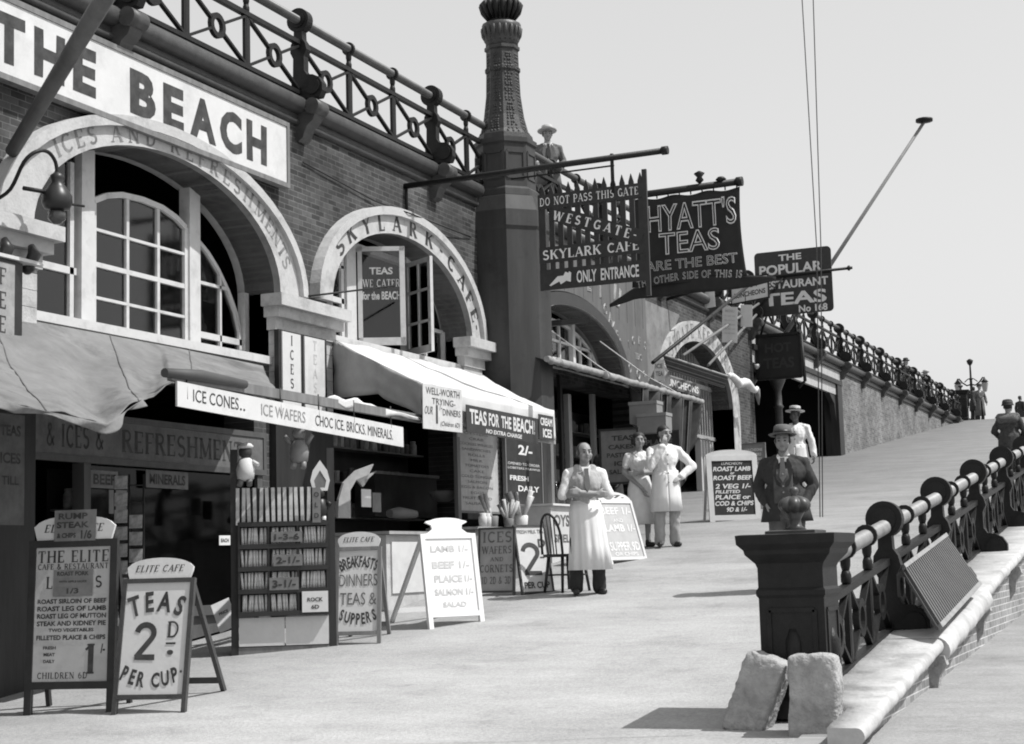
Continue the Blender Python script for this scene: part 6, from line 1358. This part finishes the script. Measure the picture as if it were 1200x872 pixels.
# person in the shade behind him
p = V((-8.35, 20.6, gz(20.6)))
q = ong(715, 652); p = V((-8.3, q.y+.6, gz(q.y+.6)))
pp_ = onx(714, 520, -8.5); p = V((-8.5, pp_.y, gz(pp_.y)))
person('dark-clad man standing in shade behind the apron man', tuple(p), face_cam(p, .1), dict(H=max(1.6, min(1.8, pp_.z-gz(pp_.y)+.1)), lh=(.1, -.2, 1.0), rh=(-.1, -.2, 1.0)), dict(trousers=CLOTHD, shoes=BLACK, coat=CLOTHD, hair='full', skin=M('shaded_face', .2)))
# woman
p = ong(753, 641)
person('dark-haired woman in a pale dress with one arm held across her waist', tuple(p), face_cam(p, .3), dict(H=1.66, female=1, le=(.25, .0, 1.13), re=(-.24, .02, 1.13), lh=(-.1, -.19, 1.1), rh=(-.02, -.2, .86), lhd=(-1, -.1, .0), rhd=(.3, -.2, -1), lhn=(0, 1, 0), rhn=(1, 0, 0), hip=.08, yaw=-.1, build=.85), dict(dress=M('pale_dress', .6, .85, .1, 8), shoes=BLACK, hair='bob'), .009)
# cook in the white coat
p = ong(783, 641)
person('man in a long white coat with hand to chin and other hand on hip', tuple(p), face_cam(p, .2), dict(H=1.74, le=(.4, .02, 1.14), lh=(.2, -.08, .98), lhd=(-.6, -.5, -.3), lhn=(-.5, 0, -.6), re=(-.24, -.14, 1.14), rh=(-.05, -.17, 1.43), rhd=(.3, -.1, 1), rhn=(.1, 1, 0), yaw=.5, lf=(.11, .0), rf=(-.11, 0)), dict(trousers=CLOTHL, shoes=BLACK, coat=CLOTHW, coat_len=.5, open=False, hair='full'), .009)
# man in the dark suit behind the pedestal
p = ong(926, 692)
person('man in a dark suit and fedora standing behind the iron pedestal', tuple(p), face_cam(p, -.1), dict(H=1.72, le=(.3, .04, 1.12), re=(-.3, .04, 1.12), lh=(.2, -.1, .93), rh=(-.2, -.1, .93), lhd=(-.3, -.3, -1), rhd=(.3, -.3, -1), lhn=(-1, 0, 0), rhn=(1, 0, 0), yaw=.0, build=1.22, sh=.205), dict(trousers=CLOTHM, shoes=BLACK, shirt=CLOTHW, sleeve=.4, coat=CLOTHD, coat_len=.74, tie=CLOTHM, waistcoat=M('waistcoat', .075, .9, .3, 14), hair='short', hat=('fedora', CLOTHM, BLACK), skin=M('hat_shaded_face', .24)), .009)  # face tone set a touch darker for the shade of the hat
# man in the white jacket and boater
p = ony(938, 612, 28.4); p.z = gz(28.4)
person('man in a white jacket and straw boater by the shelter', tuple(p), face_cam(p, -.2), dict(H=1.76, lh=(.3, -.02, .86), rh=(-.2, -.15, .9), yaw=-.2), dict(trousers=CLOTHW, shoes=BLACK, coat=CLOTHW, coat_len=.72, open=False, hair='short', hat=('boater', STRAW, BLACK), skin=M('dark_face', .08)))
# on the upper road
p = onx(641, 152, -9.98); H = 1.74
person('man in a boater and dark suit looking over the upper railing beside the column', (p.x, p.y, 7.15), face_cam(p, .1), dict(H=min(1.8, p.z+.02-7.15), lh=(.2, -.3, 1.0), rh=(-.2, -.3, 1.0)), dict(trousers=CLOTHD, shoes=BLACK, shirt=CLOTHW, sleeve=.4, coat=CLOTHM, coat_len=.7, tie=CLOTHD, hair='short', hat=('boater', STRAW, CLOTHM)))
for lab, px, py, hat in (('dark-hatted man leaning on the far upper railing', 1060, 416, ('fedora', CLOTHD, BLACK)), ('far figure in a pale hat at the upper railing', 1083, 430, ('boater', STRAW, CLOTHM))):
    p = onx(px, py, -10.5); person(lab, (p.x, p.y, 7.15), face_cam(p, .3), dict(H=1.74, lean=-.08, lh=(.2, -.3, 1.05), rh=(-.2, -.3, 1.05)), dict(trousers=CLOTHD, shoes=BLACK, coat=CLOTHD if 'dark' in lab else CLOTHL, hair='short', hat=hat), .016, False)
# at the head of the ramp
for lab, px, y, off, hat, coat in (('dark-coated figure standing under the twin lamp', 1143, 74.0, 2.9, None, CLOTHD), ('second figure in a dark long coat beside the twin lamp', 1150, 73.2, .4, ('cloche', CLOTHD, BLACK), CLOTHM), ('small dark figure at the top of the ramp near the fur-coated woman', 1169, 92, 1.2, ('bowler', BLACK, BLACK), CLOTHD), ('small distant figure at the right edge of the ramp top', 1197, 80, 2.5, None, CLOTHD)):
    p = ony(px, 497, y); person(lab, (p.x, y, 7.15), face_cam(p, off), dict(H=1.68), dict(trousers=CLOTHD, shoes=BLACK, coat=coat, coat_len=.3 if 'long' in lab else .6, hair='full', **({'hat': hat} if hat else {})), .018, False)
# woman in a fur collared coat walking up the ramp
p = ony(1181, 480, 30.5); z = gz(30.5)
t = person('woman in a fur-collared dark coat and cloche hat walking up the ramp', (p.x, 30.5, z), face_cam(p, pi-.15), dict(H=1.6, female=1, build=1.12, le=(.3, -.05, 1.14), re=(-.3, -.02, 1.12), lh=(.2, -.22, 1.0), rh=(-.2, -.2, .98)), dict(shoes=BLACK, coat=M('fur_cloth', .05, .95, .5, 14, .4), coat_len=.32, open=False, hair='short', hat=('cloche', CLOTHD, M('hat_band_grey', .15))), .012)
blob('fur_collar', [(V((-.16, .05, 1.42)), .07, V((.16, .05, 1.42)), .07), (V((-.17, .02, 1.4)), .06, V((-.1, -.13, 1.25)), .06), (V((.17, .02, 1.4)), .06, V((.1, -.13, 1.25)), .06), (V((-.12, .1, 1.36)), .09, V((.12, .1, 1.36)), .09)], [], M('fur', .14, 1, .5, 30, .8), t, .014, 1)
